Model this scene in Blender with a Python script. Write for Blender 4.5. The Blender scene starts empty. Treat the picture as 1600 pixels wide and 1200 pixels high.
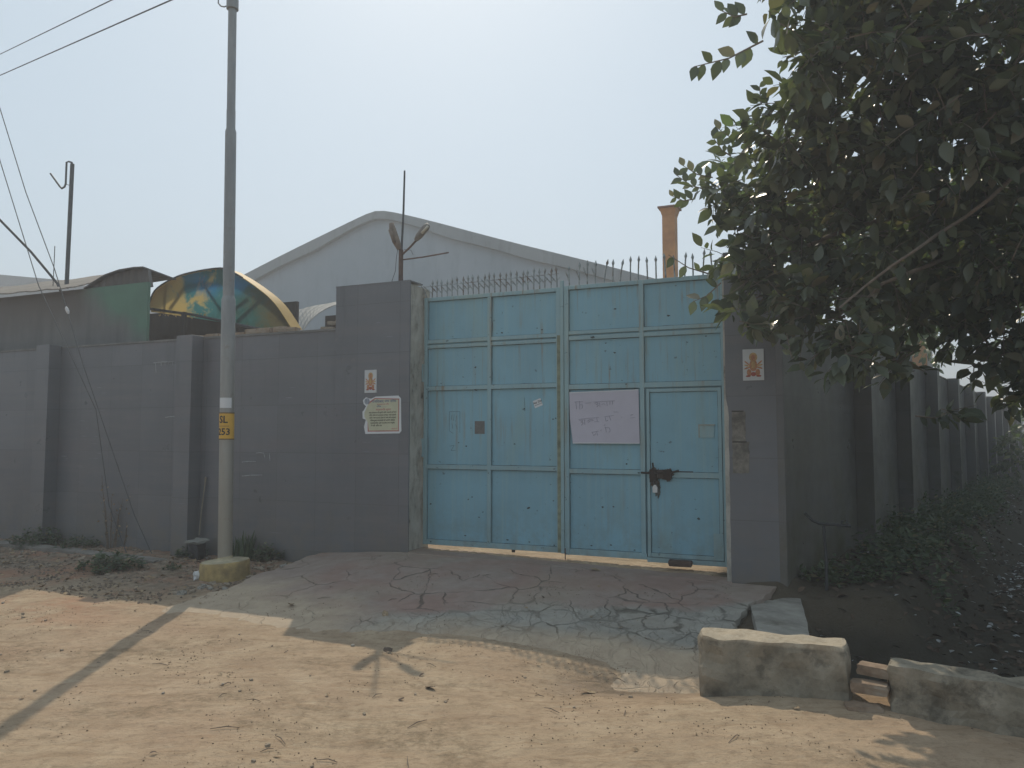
import bpy, math, random
import numpy as np
from mathutils import Vector, Matrix, noise as mn
random.seed(7); rng = np.random.default_rng(7)
R = math.radians

# ------------------------------------------------------------------ camera, sky, sun, exposure
scn = bpy.context.scene
cam_d = bpy.data.cameras.new('camera'); cam = bpy.data.objects.new('camera', cam_d)
scn.collection.objects.link(cam); scn.camera = cam
cam.location = (0, 0, 1.6); cam.rotation_euler = (R(90) + math.atan(80/1200), 0, 0)
cam_d.sensor_width = 36; cam_d.lens = 27.0; cam_d.clip_start = 0.05; cam_d.clip_end = 3000
SUN_EL, SUN_AZ = R(47.5), R(-6.0)          # azimuth measured from +Y towards +X
world = bpy.data.worlds.new("World"); scn.world = world; world.use_nodes = True
wt = world.node_tree; wt.nodes.clear()
sky = wt.nodes.new('ShaderNodeTexSky'); sky.sky_type = 'NISHITA'; sky.sun_disc = False
sky.sun_elevation = SUN_EL; sky.sun_rotation = SUN_AZ
sky.air_density = 1.0; sky.dust_density = 1.6; sky.ozone_density = 1.5
hz = wt.nodes.new('ShaderNodeMix'); hz.data_type = 'RGBA'; hz.inputs[0].default_value = 0.72
hz.inputs[7].default_value = (4.85, 5.9, 6.5, 1)      # even milky smog over the sky
bg = wt.nodes.new('ShaderNodeBackground'); bg.inputs[1].default_value = 0.10
wo = wt.nodes.new('ShaderNodeOutputWorld')
wt.links.new(sky.outputs[0], hz.inputs[6]); wt.links.new(hz.outputs[2], bg.inputs[0]); wt.links.new(bg.outputs[0], wo.inputs[0])
sun_d = bpy.data.lights.new('sun', 'SUN'); sun = bpy.data.objects.new('sun', sun_d); scn.collection.objects.link(sun)
sun_d.energy = 2.3; sun_d.angle = R(0.5); sun_d.color = (1.0, 0.88, 0.70)
sd = Vector((math.sin(SUN_AZ)*math.cos(SUN_EL), math.cos(SUN_AZ)*math.cos(SUN_EL), math.sin(SUN_EL)))
sun.rotation_euler = sd.to_track_quat('Z', 'Y').to_euler(); sun.location = (0, 20, 30)
vs = scn.view_settings; vs.view_transform = 'Standard'; vs.look = 'None'; vs.gamma = 1; vs.exposure = 0.30
try: scn.cycles.use_denoising = True
except Exception: pass

# ------------------------------------------------------------------ frames of reference
A = R(23.4); P0 = Vector((-1.0553, 9.2848, 0))
U = Vector((math.cos(A), -math.sin(A), 0)); N = Vector((-math.sin(A), -math.cos(A), 0))
def wf(s, t, z): return P0 + U*s + N*t + Vector((0, 0, z))        # along the wall, out to the road, up
def st(x, y):
    d = Vector((x, y, 0)) - P0; return d.dot(U), d.dot(N)
Q = wf(4.13, .35, 0); SD = Vector((math.sin(R(36)), math.cos(R(36)), 0)); SN = Vector((SD.y, -SD.x, 0))
def sf(k, n, z): return Q + SD*k + SN*n + Vector((0, 0, z))      # side wall: along, out to the drain, up

# ------------------------------------------------------------------ node helpers
class M:
    def __init__(s, name):
        s.m = bpy.data.materials.new(name); s.m.use_nodes = True; s.t = s.m.node_tree; s.t.nodes.clear()
        s.out = s.t.nodes.new('ShaderNodeOutputMaterial'); s.b = s.t.nodes.new('ShaderNodeBsdfPrincipled')
        s.t.links.new(s.b.outputs[0], s.out.inputs[0])
    def L(s, a, b): s.t.links.new(a, b)
    def put(s, sock, v):
        if v is None: return
        if isinstance(v, bpy.types.NodeSocket): s.L(v, sock)
        else:
            if isinstance(v, tuple) and len(v) == 3 and sock.type == 'RGBA': v = v + (1,)
            sock.default_value = v
    def pos(s): return s.t.nodes.new('ShaderNodeNewGeometry').outputs['Position']
    def obj(s): return s.t.nodes.new('ShaderNodeTexCoord').outputs['Object']
    def wall(s):
        sub = s.t.nodes.new('ShaderNodeVectorMath'); sub.operation = 'SUBTRACT'; s.L(s.pos(), sub.inputs[0]); sub.inputs[1].default_value = P0
        mp = s.t.nodes.new('ShaderNodeMapping'); mp.inputs['Rotation'].default_value = (0, 0, A); s.L(sub.outputs[0], mp.inputs[0]); return mp.outputs[0]
    def side(s):
        sub = s.t.nodes.new('ShaderNodeVectorMath'); sub.operation = 'SUBTRACT'; s.L(s.pos(), sub.inputs[0]); sub.inputs[1].default_value = Q
        mp = s.t.nodes.new('ShaderNodeMapping'); mp.inputs['Rotation'].default_value = (0, 0, -R(54)); s.L(sub.outputs[0], mp.inputs[0]); return mp.outputs[0]
    def mapv(s, v, scale=(1,1,1), loc=(0,0,0)):
        mp = s.t.nodes.new('ShaderNodeMapping'); mp.inputs['Scale'].default_value = scale; mp.inputs['Location'].default_value = loc; s.L(v, mp.inputs[0]); return mp.outputs[0]
    def noise(s, v, scale=5, detail=4, rough=.55, dist=0):
        n = s.t.nodes.new('ShaderNodeTexNoise'); s.L(v, n.inputs['Vector'])
        n.inputs['Scale'].default_value = scale; n.inputs['Detail'].default_value = detail; n.inputs['Roughness'].default_value = rough
        n.inputs['Distortion'].default_value = dist; return n.outputs['Fac']
    def vor(s, v, scale=5, feature='F1', out='Distance', rnd=1):
        n = s.t.nodes.new('ShaderNodeTexVoronoi'); n.feature = feature; s.L(v, n.inputs['Vector']); n.inputs['Scale'].default_value = scale
        n.inputs['Randomness'].default_value = rnd; return n.outputs[out]
    def ramp(s, f, stops):
        n = s.t.nodes.new('ShaderNodeValToRGB'); s.L(f, n.inputs[0]); e = n.color_ramp.elements
        while len(e) < len(stops): e.new(.5)
        for i, (p, c) in enumerate(stops):
            e[i].position = p; e[i].color = (c + (1,)) if isinstance(c, tuple) else (c, c, c, 1)
        return n.outputs[0]
    def mix(s, f, a, b, mode='MIX'):
        n = s.t.nodes.new('ShaderNodeMix'); n.data_type = 'RGBA'; n.blend_type = mode
        s.put(n.inputs[0], f); s.put(n.inputs[6], a); s.put(n.inputs[7], b); return n.outputs[2]
    def math(s, op, a, b=None, clamp=False):
        n = s.t.nodes.new('ShaderNodeMath'); n.operation = op; n.use_clamp = clamp; s.put(n.inputs[0], a); s.put(n.inputs[1], b); return n.outputs[0]
    def sep(s, v):
        n = s.t.nodes.new('ShaderNodeSeparateXYZ'); s.L(v, n.inputs[0]); return n.outputs
    def comb(s, x, y, z=0.0):
        n = s.t.nodes.new('ShaderNodeCombineXYZ'); s.put(n.inputs[0], x); s.put(n.inputs[1], y); s.put(n.inputs[2], z); return n.outputs[0]
    def rng(s, f, a, b, c=0., d=1.):
        n = s.t.nodes.new('ShaderNodeMapRange'); s.put(n.inputs[0], f); n.inputs[1].default_value = a; n.inputs[2].default_value = b
        n.inputs[3].default_value = c; n.inputs[4].default_value = d; return n.outputs[0]
    def bump(s, h, strength=.3, dist=.01, normal=None):
        n = s.t.nodes.new('ShaderNodeBump'); s.put(n.inputs['Height'], h); n.inputs['Strength'].default_value = strength; n.inputs['Distance'].default_value = dist
        if normal: s.L(normal, n.inputs['Normal'])
        return n.outputs[0]
    def fin(s, col, rough=.8, metal=0, normal=None, spec=None):
        s.put(s.b.inputs['Base Color'], col); s.put(s.b.inputs['Roughness'], rough); s.b.inputs['Metallic'].default_value = metal
        if normal is not None: s.L(normal, s.b.inputs['Normal'])
        if spec is not None: s.b.inputs['Specular IOR Level'].default_value = spec
        return s.m

def simple(name, col, rough=.8, metal=0, var=.25, scale=8, bump=.15, spec=None, dirt=None):
    m = M(name); p = m.obj(); f = m.noise(p, scale, 5, .6)
    c = m.mix(m.rng(f, .3, .7), tuple(x*(1-var) for x in col), tuple(min(1, x*(1+var)) for x in col))
    if dirt: c = m.mix(m.rng(m.noise(p, scale*.4, 6, .65), .48, .68), c, dirt)
    return m.fin(c, rough, metal, m.bump(m.noise(p, scale*6, 4, .6), bump, .005), spec)

# --- glazed grey wall tiles
def tile_mat(name, coord, base, side=False, mossy=False, joint=.6):
    m = M(name); w = coord(m); x, y, z = m.sep(w)
    u = m.math('ADD', x, m.math('MULTIPLY', y, .37)) 
    v2 = m.comb(m.math('ADD', u, 20.07), m.math('ADD', z, 10.02), 0.)
    b = m.t.nodes.new('ShaderNodeTexBrick'); m.L(v2, b.inputs['Vector']); b.offset = 0; b.inputs['Scale'].default_value = 1
    b.inputs['Brick Width'].default_value = joint; b.inputs['Row Height'].default_value = .6; b.inputs['Mortar Size'].default_value = .0035
    b.inputs['Mortar Smooth'].default_value = .3; b.inputs['Bias'].default_value = -.1
    b.inputs['Color1'].default_value = tuple(c*.9 for c in base) + (1,); b.inputs['Color2'].default_value = tuple(c*1.12 for c in base) + (1,)
    b.inputs['Mortar'].default_value = tuple(c*.62 for c in base) + (1,)
    c = b.outputs['Color']
    streak = m.noise(m.mapv(w, (9, 9, .35)), 1, 5, .6)
    c = m.mix(m.rng(streak, .45, .8, 0, .10), c, tuple(k*1.5 + .012 for k in base))
    smear = m.noise(m.mapv(w, (.3, .3, 4.2)), 1.5, 6, .7)
    c = m.mix(m.rng(smear, .46, .70, 0, .6), c, (base[0]*1.32, base[1]*1.2, base[2]*1.1)); c = m.mix(m.rng(smear, .42, .28, 0, .5), c, tuple(k*.74 for k in base))
    pink = m.noise(m.mapv(w, (.6, .6, 1.1), (4, 4, 4)), 1.2, 5, .7); c = m.mix(m.rng(pink, .55, .72, 0, .5), c, (base[0]*1.25, base[1]*1.02, base[2]*1.0))
    blot = m.noise(w, 1.1, 4, .6)
    c = m.mix(m.rng(blot, .35, .7, 0, .4), c, tuple(k*.72 for k in base))
    scr = m.math('MULTIPLY', m.rng(m.noise(m.mapv(w, (1.2, 1.2, 26)), 2.2, 3, .5), .66, .70), m.rng(m.noise(m.mapv(w, (1,1,1), (5,2,7)), 1.4, 2), .6, .66))
    c = m.mix(m.math('MULTIPLY', scr, .55), c, tuple(k*2.2 for k in base))
    dust = m.math('MULTIPLY', m.rng(z, .95, .1), m.rng(m.noise(w, 4, 5, .65), .35, .65, .2, 1.))
    c = m.mix(m.math('MULTIPLY', dust, .7), c, (.20, .17, .135))
    drip = m.math('MULTIPLY', m.rng(m.noise(m.mapv(w, (4.5, 4.5, .5), (2, 2, 2)), 1.3, 6, .7), .56, .68), m.rng(z, 1.4, 2.9))
    c = m.mix(m.math('MULTIPLY', drip, .45), c, tuple(k*.6 for k in base))
    c = m.mix(m.math('MULTIPLY', m.rng(m.noise(w, 9, 6, .8), .60, .70), .35), c, (.21, .20, .185))
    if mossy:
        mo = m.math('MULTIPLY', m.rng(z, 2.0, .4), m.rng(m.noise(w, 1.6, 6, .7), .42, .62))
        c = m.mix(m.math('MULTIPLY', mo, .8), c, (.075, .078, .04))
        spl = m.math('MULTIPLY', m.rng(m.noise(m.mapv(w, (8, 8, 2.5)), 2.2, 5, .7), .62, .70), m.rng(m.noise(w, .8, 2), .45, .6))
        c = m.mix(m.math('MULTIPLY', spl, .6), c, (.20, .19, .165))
    rough = m.rng(m.noise(w, 3, 5, .6), .3, .7, .26, .46)
    nb = m.bump(b.outputs['Fac'], -.35, .004, m.bump(m.noise(w, 1.5, 2), .03, .03))
    return m.fin(c, rough, 0, nb)
TILE = tile_mat('grey_tile', M.wall, (.134, .141, .157))
TILE_P = tile_mat('grey_tile_pier', M.wall, (.139, .146, .161), joint=.9)
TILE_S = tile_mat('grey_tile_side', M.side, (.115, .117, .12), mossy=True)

# --- blue gate paint
def gate_mat(name, base, rusty=1.):
    m = M(name); w = m.wall()
    big = m.noise(w, 1.3, 4, .6)
    c = m.mix(m.rng(big, .3, .7), tuple(k*.88 for k in base), tuple(k*1.1 for k in base))
    st_ = m.noise(m.mapv(w, (22, 22, .6)), 1, 4, .6)
    c = m.mix(m.rng(st_, .5, .8, 0, .5), c, (base[0]*1.5, base[1]*1.15, base[2]*.95))
    gr = m.noise(m.mapv(w, (2.6, 2.6, .5), (3, 1, 0)), 1, 5, .65)
    c = m.mix(m.rng(gr, .52, .8, 0, .75), c, (base[0]*1.3, base[1]*.98, base[2]*.75))
    rust = m.math('MULTIPLY', m.rng(m.noise(m.mapv(w, (15, 15, .8), (1.7, 0, 4)), 1, 5, .65), .54, .70), m.math('MULTIPLY', m.rng(m.noise(w, 1.6, 3), .40, .58), m.rng(m.sep(w)[2], 1.2, 2.6, .35, 1)))
    c = m.mix(m.math('MULTIPLY', rust, min(1, .9*rusty)), c, (.24, .165, .08))
    # chips down to dark primer
    chipn = m.noise(m.mapv(w, (1, 1, 1.3)), 17, 3, .55)
    chipz = m.rng(m.noise(w, 2.3, 2), .46, .56)
    chip = m.math('MULTIPLY', m.rng(chipn, .675, .69), chipz)
    c = m.mix(m.math('MULTIPLY', chip, .6), c, (.05, .065, .07))
    fine = m.rng(m.noise(w, 120, 2), .74, .76)
    c = m.mix(m.math('MULTIPLY', fine, .6), c, (.05, .06, .06))
    z = m.sep(w)[2]
    low = m.math('MULTIPLY', m.rng(z, .95, .3), m.rng(m.noise(w, 5, 5, .7), .4, .65))
    c = m.mix(m.math('MULTIPLY', low, .45), c, (.16, .16, .12))
    nb = m.bump(m.noise(m.mapv(w, (1, 1, .7)), 2.2, 2), .12, .04, m.bump(chip, -.4, .002))
    return m.fin(c, m.rng(big, .3, .7, .45, .62), 0, nb)
GATE = gate_mat('gate_blue_sheet', (.20, .39, .48)); GATEF = gate_mat('gate_blue_frame', (.24, .385, .43), 1.3)
SPIKE = simple('spike_metal', (.27, .315, .325), .6, .2, .3, 20, dirt=(.14, .09, .06))
SEAM = simple('seam_rust', (.06, .05, .035), .9, 0, .4, 30)

# --- dirt ground
def ground_mat():
    m = M('dirt'); p = m.pos()
    n1 = m.noise(p, .55, 6, .6, .3); n2 = m.noise(p, 2.6, 6, .65, .4); n3 = m.noise(p, 14, 6, .7); n4 = m.noise(p, 70, 4, .7)
    c = m.ramp(n2, [(.25, (.30, .22, .148)), (.45, (.385, .292, .197)), (.6, (.445, .345, .237)), (.78, (.50, .40, .283))])
    c = m.mix(m.rng(n1, .40, .66, 0, .55), c, (.37, .25, .17))
    c = m.mix(m.rng(n3, .52, .68, 0, .7), c, (.23, .165, .11))
    scuff = m.noise(m.mapv(p, (.7, 3.2, 1), (2, 5, 0)), 3.2, 6, .7, .6)
    c = m.mix(m.rng(scuff, .54, .68, 0, .6), c, (.26, .175, .105)); c = m.mix(m.rng(scuff, .42, .30, 0, .4), c, (.52, .43, .31))
    pt = m.math('MULTIPLY', m.rng(m.noise(m.mapv(p, (1, 1.5, 1), (11, 2, 0)), .9, 4, .6, .4), .50, .62), m.rng(m.noise(p, 11, 6, .8), .44, .60))
    c = m.mix(m.math('MULTIPLY', pt, .75), c, (.20, .15, .095))
    c = m.mix(m.rng(n3, .26, .4, .4, 0), c, (.56, .47, .34))
    crumb = m.rng(m.noise(m.mapv(p, (1, 1, 1), (4, 8, 0)), 38, 5, .75), .60, .70, 0, .55)
    c = m.mix(crumb, c, (.19, .135, .085))
    c = m.mix(m.rng(n4, .62, .72, 0, .55), c, (.16, .11, .07)); c = m.mix(m.rng(n4, .36, .28, 0, .4), c, (.62, .54, .41))
    # rubbly verge at the foot of the wall (left), packed with broken bits
    w = m.wall(); s, t, z = m.sep(w)
    wob = m.math('MULTIPLY', m.math('SUBTRACT', n1, .5), 2.2)
    ver = m.math('MULTIPLY', m.rng(m.math('ADD', t, wob), -2.7, -1.9), m.rng(m.math('ADD', s, wob), -1.0, -1.9))
    vc = m.ramp(m.noise(p, 9, 7, .75), [(.3, (.10, .075, .055)), (.48, (.20, .155, .115)), (.6, (.29, .24, .18)), (.75, (.40, .35, .28))])
    c = m.mix(m.math('MULTIPLY', ver, .9), c, vc)
    red = m.math('MULTIPLY', m.rng(m.noise(m.mapv(p, (1,1,1), (3,3,3)), 1.1, 6, .75), .46, .60), m.rng(s, -.8, -2.2))
    c = m.mix(m.math('MULTIPLY', red, .6), c, (.36, .17, .10))
    # litter-strewn bottom of the drain, tree shade and pale glints put into its colour
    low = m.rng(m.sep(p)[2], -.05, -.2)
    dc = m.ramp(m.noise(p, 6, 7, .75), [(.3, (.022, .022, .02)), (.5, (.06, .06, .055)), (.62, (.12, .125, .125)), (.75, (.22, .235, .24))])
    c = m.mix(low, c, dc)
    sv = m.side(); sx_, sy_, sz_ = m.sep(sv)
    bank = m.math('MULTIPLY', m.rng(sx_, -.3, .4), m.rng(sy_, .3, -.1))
    c = m.mix(m.math('MULTIPLY', bank, .9), c, m.ramp(m.noise(p, 7, 7, .75), [(.3, (.035, .032, .022)), (.5, (.075, .065, .045)), (.62, (.12, .105, .07)), (.75, (.18, .16, .12))]))  # bank colour darkened to stand for the shade of the trees
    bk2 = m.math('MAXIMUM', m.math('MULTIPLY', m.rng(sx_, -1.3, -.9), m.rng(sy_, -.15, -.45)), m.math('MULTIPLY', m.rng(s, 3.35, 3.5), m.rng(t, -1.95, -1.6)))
    c = m.mix(m.math('MULTIPLY', bk2, .85), c, (.06, .052, .038))  # dirt beside the pit painted dark for the shade lying there
    h = m.math('ADD', m.math('MULTIPLY', n3, .6), m.math('MULTIPLY', n4, .25))
    h2 = m.math('ADD', h, m.math('MULTIPLY', m.noise(m.mapv(p, (1, 2.2, 1)), 5, 5, .7), 1.0))
    nb = m.bump(h2, .75, .035)
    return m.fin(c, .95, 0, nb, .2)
DIRT = ground_mat()

def apron_mat():
    m = M('apron_concrete'); p = m.pos(); w = m.wall(); s, t, z = m.sep(w)
    tt = m.math('MULTIPLY', t, -1.0)
    n1 = m.noise(p, 1.1, 5, .6, .3); n2 = m.noise(p, 7, 6, .7); n3 = m.noise(p, 60, 4, .7)
    red = m.mix(m.rng(n2, .3, .7), (.245, .165, .135), (.31, .215, .18))
    grey = m.mix(m.rng(n2, .3, .7), (.25, .235, .205), (.36, .34, .30))
    e = m.math('ADD', m.math('ADD', tt, m.math('MULTIPLY', m.math('SUBTRACT', n1, .5), 1.1)), m.math('MULTIPLY', m.math('SUBTRACT', s, 2.0), .42))
    greyzone = m.math('MULTIPLY', m.rng(e, 1.7, 1.9), m.rng(m.math('ADD', s, m.math('MULTIPLY', n1, .8)), .9, 1.3))
    rz = m.rng(m.noise(m.mapv(p, (1,1,1), (7,1,0)), .9, 5, .65, .5), .44, .56, .25, 1)
    c0 = m.mix(rz, m.mix(.5, red, grey), red)
    c = m.mix(greyzone, c0, grey)
    c = m.mix(m.rng(n1, .5, .75, 0, .45), c, (.20, .185, .15))
    # crazed slabs: small broken pieces lower down, sparse hair cracks higher up
    pv = m.t.nodes.new('ShaderNodeVectorMath'); pv.operation = 'ADD'; m.L(p, pv.inputs[0])
    nn = m.t.nodes.new('ShaderNodeTexNoise'); nn.inputs['Scale'].default_value = 3; nn.inputs['Detail'].default_value = 5; m.L(p, nn.inputs['Vector'])
    sc = m.t.nodes.new('ShaderNodeVectorMath'); sc.operation = 'SCALE'; sc.inputs['Scale'].default_value = .32; m.L(nn.outputs['Color'], sc.inputs[0]); m.L(sc.outputs[0], pv.inputs[1])
    wv = m.mapv(pv.outputs[0], (1, .72, 0))
    d1 = m.vor(wv, 4.0, 'DISTANCE_TO_EDGE'); d2 = m.vor(wv, 2.6, 'DISTANCE_TO_EDGE')
    d3 = m.vor(m.mapv(wv, (1.3, .8, 1), (3, 3, 0)), 8.5, 'DISTANCE_TO_EDGE'); wmod = m.rng(m.noise(p, 2.2, 4, .65), .38, .62)
    wide = m.math('MULTIPLY', m.rng(m.math('ADD', d1, m.math('MULTIPLY', m.math('SUBTRACT', n2, .5), .16)), .055, .01), m.math('MULTIPLY', greyzone, m.math('ADD', .25, m.math('MULTIPLY', wmod, .75))))
    wide = m.math('MAXIMUM', wide, m.math('MULTIPLY', m.rng(d3, .04, .01), m.math('MULTIPLY', greyzone, m.math('MULTIPLY', .45, m.math('SUBTRACT', 1.0, wmod)))))
    thin = m.math('MULTIPLY', m.rng(d2, .022, .006), m.rng(m.noise(p, 1.7, 3), .44, .56))
    thin = m.math('MULTIPLY', thin, m.rng(tt, .2, 1.0, .2, 1))
    crack = m.math('MAXIMUM', wide, m.math('MULTIPLY', thin, .8))
    vorc = m.sep(m.vor(wv, 4.0, 'F1', 'Color'))[0]
    c = m.mix(m.math('MULTIPLY', greyzone, m.rng(vorc, .2, .9, 0, .4)), c, (.17, .165, .145))
    c = m.mix(m.math('MULTIPLY', crack, .85), c, (.06, .052, .04))
    c = m.mix(m.rng(n3, .6, .72, 0, .35), c, (.12, .10, .08))
    # dry dust washed over the lower end and the left side
    d = m.math('ADD', tt, m.math('MULTIPLY', m.math('SUBTRACT', n1, .5), 1.3))
    d = m.math('ADD', d, m.rng(s, .9, -.9, 0, .75))
    d = m.math('ADD', d, m.math('MULTIPLY', m.rng(s, 1.5, 3.0), m.rng(tt, 2.1, 2.6, 0, .7)))
    dust = m.rng(d, 2.1, 2.75)
    dust = m.math('MAXIMUM', dust, m.math('MULTIPLY', m.rng(n1, .45, .7), .28))
    dirt = m.mix(m.rng(n2, .3, .7), (.355, .275, .20), (.46, .37, .27))
    dirt = m.mix(m.rng(n3, .6, .7, 0, .5), dirt, (.2, .14, .09))
    c = m.mix(dust, c, dirt)
    h = m.math('SUBTRACT', m.math('ADD', m.math('MULTIPLY', n2, .35), m.math('MULTIPLY', n3, .12)), m.math('MULTIPLY', crack, 1.0))
    return m.fin(c, .88, 0, m.bump(h, .7, .02), .25)
APRON = apron_mat()

CONC = simple('plain_concrete', (.30, .28, .245), .9, 0, .25, 6, .4, dirt=(.15, .135, .11))
def block_mat():
    m = M('old_plaster'); p = m.pos(); z = m.sep(p)[2]
    n = m.noise(p, 5, 6, .65); n2 = m.noise(p, 30, 5, .7)
    c = m.ramp(n, [(.3, (.15, .13, .10)), (.5, (.27, .235, .18)), (.7, (.37, .32, .25))])
    c = m.mix(m.rng(m.noise(m.mapv(p, (1,1,1), (9,1,1)), 4, 6, .7), .52, .64, 0, .7), c, (.075, .065, .05))
    c = m.mix(m.rng(n2, .6, .7, 0, .4), c, (.12, .1, .08))
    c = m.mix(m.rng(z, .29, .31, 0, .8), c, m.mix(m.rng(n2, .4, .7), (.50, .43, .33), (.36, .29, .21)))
    return m.fin(c, .93, 0, m.bump(m.math('ADD', n, m.math('MULTIPLY', n2, .4)), .7, .02), .2)
BLOCK = block_mat()
BRICK = simple('red_brick', (.27, .19, .13), .92, 0, .35, 12, .4, dirt=(.30, .255, .20))
DKBRICK = simple('dark_brick', (.085, .055, .045), .9, 0, .3, 12, .4)
def plaster_mat():
    m = M('old_whitewash'); p = m.pos(); n = m.noise(m.mapv(p, (1, 1, .5)), 6, 6, .7)
    c = m.ramp(n, [(.32, (.09, .085, .075)), (.39, (.32, .30, .26)), (.55, (.47, .45, .40)), (.8, (.55, .53, .48))])
    return m.fin(c, .95, 0, m.bump(n, .8, .03), .2)
PLASTER = plaster_mat()
def ware_mat(name, a, b, dk):
    m = M(name); w = m.wall(); n = m.noise(w, .5, 6, .65); n2 = m.noise(m.mapv(w, (1.4, 1.4, .35)), 1.6, 6, .7)
    c = m.mix(m.rng(n, .3, .7), a, b); c = m.mix(m.rng(n2, .52, .74, 0, .55), c, dk)
    c = m.mix(m.rng(m.noise(w, 3, 5, .7), .66, .72, 0, .6), c, tuple(k*.7 for k in dk))
    return m.fin(c, .9, 0, m.bump(n2, .2, .05), .2)
WARE = ware_mat('warehouse_paint', (.25, .315, .365), (.31, .37, .42), (.19, .24, .28))
WAREB = ware_mat('warehouse_parapet', (.20, .235, .255), (.27, .30, .315), (.10, .115, .125))
def sheet_mat(name, a, b, freq=0, rough=.85):
    m = M(name); w = m.wall(); n = m.noise(m.mapv(w, (3, .8, .8)), 1.2, 5, .65)
    c = m.mix(m.rng(n, .35, .65), a, b); nb = None
    if freq:
        x = m.sep(w)[0]; s = m.math('SINE', m.math('MULTIPLY', x, freq)); nb = m.bump(s, .6, .03); c = m.mix(m.rng(s, -1, -.3, .25, 0), c, tuple(k*.6 for k in a))
    return m.fin(c, rough, 0, nb)
ROOF1 = sheet_mat('cement_sheet', (.17, .15, .13), (.25, .225, .195), 38)
ROOF2 = sheet_mat('dark_sheet', (.085, .08, .078), (.12, .115, .11), 38)
VAULT = sheet_mat('pale_sheet', (.27, .265, .25), (.37, .36, .34), 30)
DARKIN = sheet_mat('shaded_inside', (.045, .036, .03), (.075, .055, .042), 20)  # brown-black colour carries the shade inside openings
def shedwall():
    m = M('green_stained_wall'); w = m.wall(); x, y, z = m.sep(w)
    n = m.noise(w, 1.5, 5, .65); n2 = m.noise(m.mapv(w, (3, 3, .6)), 1.6, 5, .65)
    g = m.mix(m.rng(n, .3, .7), (.075, .16, .12), (.10, .21, .15)); d = m.mix(m.rng(n2, .3, .7), (.115, .115, .115), (.165, .165, .16))
    f = m.rng(m.math('ADD', x, m.math('MULTIPLY', m.math('SUBTRACT', z, 3.35), 1.1)), -5.95, -5.2)
    f = m.math('MULTIPLY', f, m.rng(m.math('ADD', m.math('ADD', z, m.math('MULTIPLY', x, .5)), n), .88, 1.35), True)
    c = m.mix(f, d, g)
    c = m.mix(m.math('MULTIPLY', m.rng(x, -5.9, -6.2), m.rng(z, 3.2, 3.6, 0, .7)), c, (.095, .08, .07))
    return m.fin(c, .8, 0, m.bump(n2, .1, .02))
SHEDW = shedwall()
def trans(name, colf, tr=.55, rough=.5):
    m = M(name); c = colf(m); m.fin(c, rough)
    g = m.t.nodes.new('ShaderNodeGamma'); m.put(g.inputs[0], c); g.inputs[1].default_value = .5; t = m.t.nodes.new('ShaderNodeBsdfTranslucent'); m.put(t.inputs[0], g.outputs[0]); mx = m.t.nodes.new('ShaderNodeMixShader'); mx.inputs[0].default_value = tr
    m.L(m.b.outputs[0], mx.inputs[1]); m.L(t.outputs[0], mx.inputs[2]); m.L(mx.outputs[0], m.out.inputs[0]); return m.m
def canopy_col(m):
    w = m.wall(); x, y, z = m.sep(w); n = m.noise(w, 1.9, 6, .65, .6); n2 = m.noise(m.mapv(w, (1,1,1), (8, 3, 2)), 1.5, 5, .6, .5)
    a = m.math('ADD', x, m.math('MULTIPLY', m.math('SUBTRACT', n, .5), 3.0))
    c = m.ramp(m.rng(a, -6.0, -2.9), [(0, (.62, .47, .17)), (.34, (.58, .44, .16)), (.42, (.05, .22, .24)), (.62, (.04, .13, .12)), (.85, (.12, .11, .05)), (1, (.07, .07, .05))])
    blue = m.math('MULTIPLY', m.rng(n2, .46, .56), m.math('MULTIPLY', m.rng(x, -5.5, -4.9), m.rng(z, 3.75, 3.95)))
    c = m.mix(blue, c, (.03, .22, .42))
    return m.mix(m.rng(n2, .40, .32, 0, .9), c, (.03, .26, .30))
CANOPY = trans('painted_fibreglass', canopy_col, .8)
YEL = trans('yellow_fibreglass', lambda m: m.mix(m.rng(m.noise(m.pos(), 4, 5, .6), .35, .65), (.52, .34, .08), (.62, .42, .13)), .4)
DARKM = simple('dark_steel', (.07, .075, .08), .6, .3, .3, 10)
RUSTM = simple('rusty_steel', (.12, .08, .065), .85, .2, .4, 14)
def galv():
    m = M('galvanised_pole'); p = m.pos(); n = m.noise(m.mapv(p, (1, 1, .25)), 9, 5, .6); z = m.sep(p)[2]
    c = m.mix(m.rng(n, .35, .7), (.22, .23, .235), (.30, .31, .31))
    c = m.mix(m.rng(z, 3.1, .4, 0, .7), c, (.33, .29, .22))
    c = m.mix(m.rng(m.noise(p, 8, 5, .7), .58, .7, 0, .4), c, (.18, .12, .08))
    return m.fin(c, .55, .25, m.bump(n, .1, .01))
GALV = galv()
PLINTH = simple('yellow_painted_concrete', (.40, .29, .125), .93, 0, .3, 10, .5, dirt=(.21, .16, .085))
PLINTHT = simple('plinth_top', (.42, .36, .24), .93, 0, .25, 10, .5, dirt=(.27, .22, .15))
YPLATE = simple('yellow_plate', (.62, .36, .04), .5, 0, .1, 10, .05)
INK = simple('black_ink', (.03, .025, .02), .7, 0, .1); WHITE = simple('white_paper', (.62, .64, .66), .7, 0, .06, 5, .05)
LILAC = simple('lilac_paper', (.49, .475, .555), .75, 0, .05, 3, .1); PEN = simple('faded_pen', (.30, .30, .38), .8, 0, .1)
CREAM = simple('cream_paper', (.50, .50, .36), .7, 0, .1, 8, .05); REDINK = simple('red_ink', (.40, .16, .14), .7, 0, .15); BLUEINK = simple('blue_ink', (.10, .13, .22), .7, 0, .1)
ORANGEINK = simple('orange_print', (.42, .19, .09), .6, 0, .35, 60, .02); OCHREINK = simple('ochre_print', (.45, .30, .13), .6, 0, .3, 60, .02)
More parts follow.
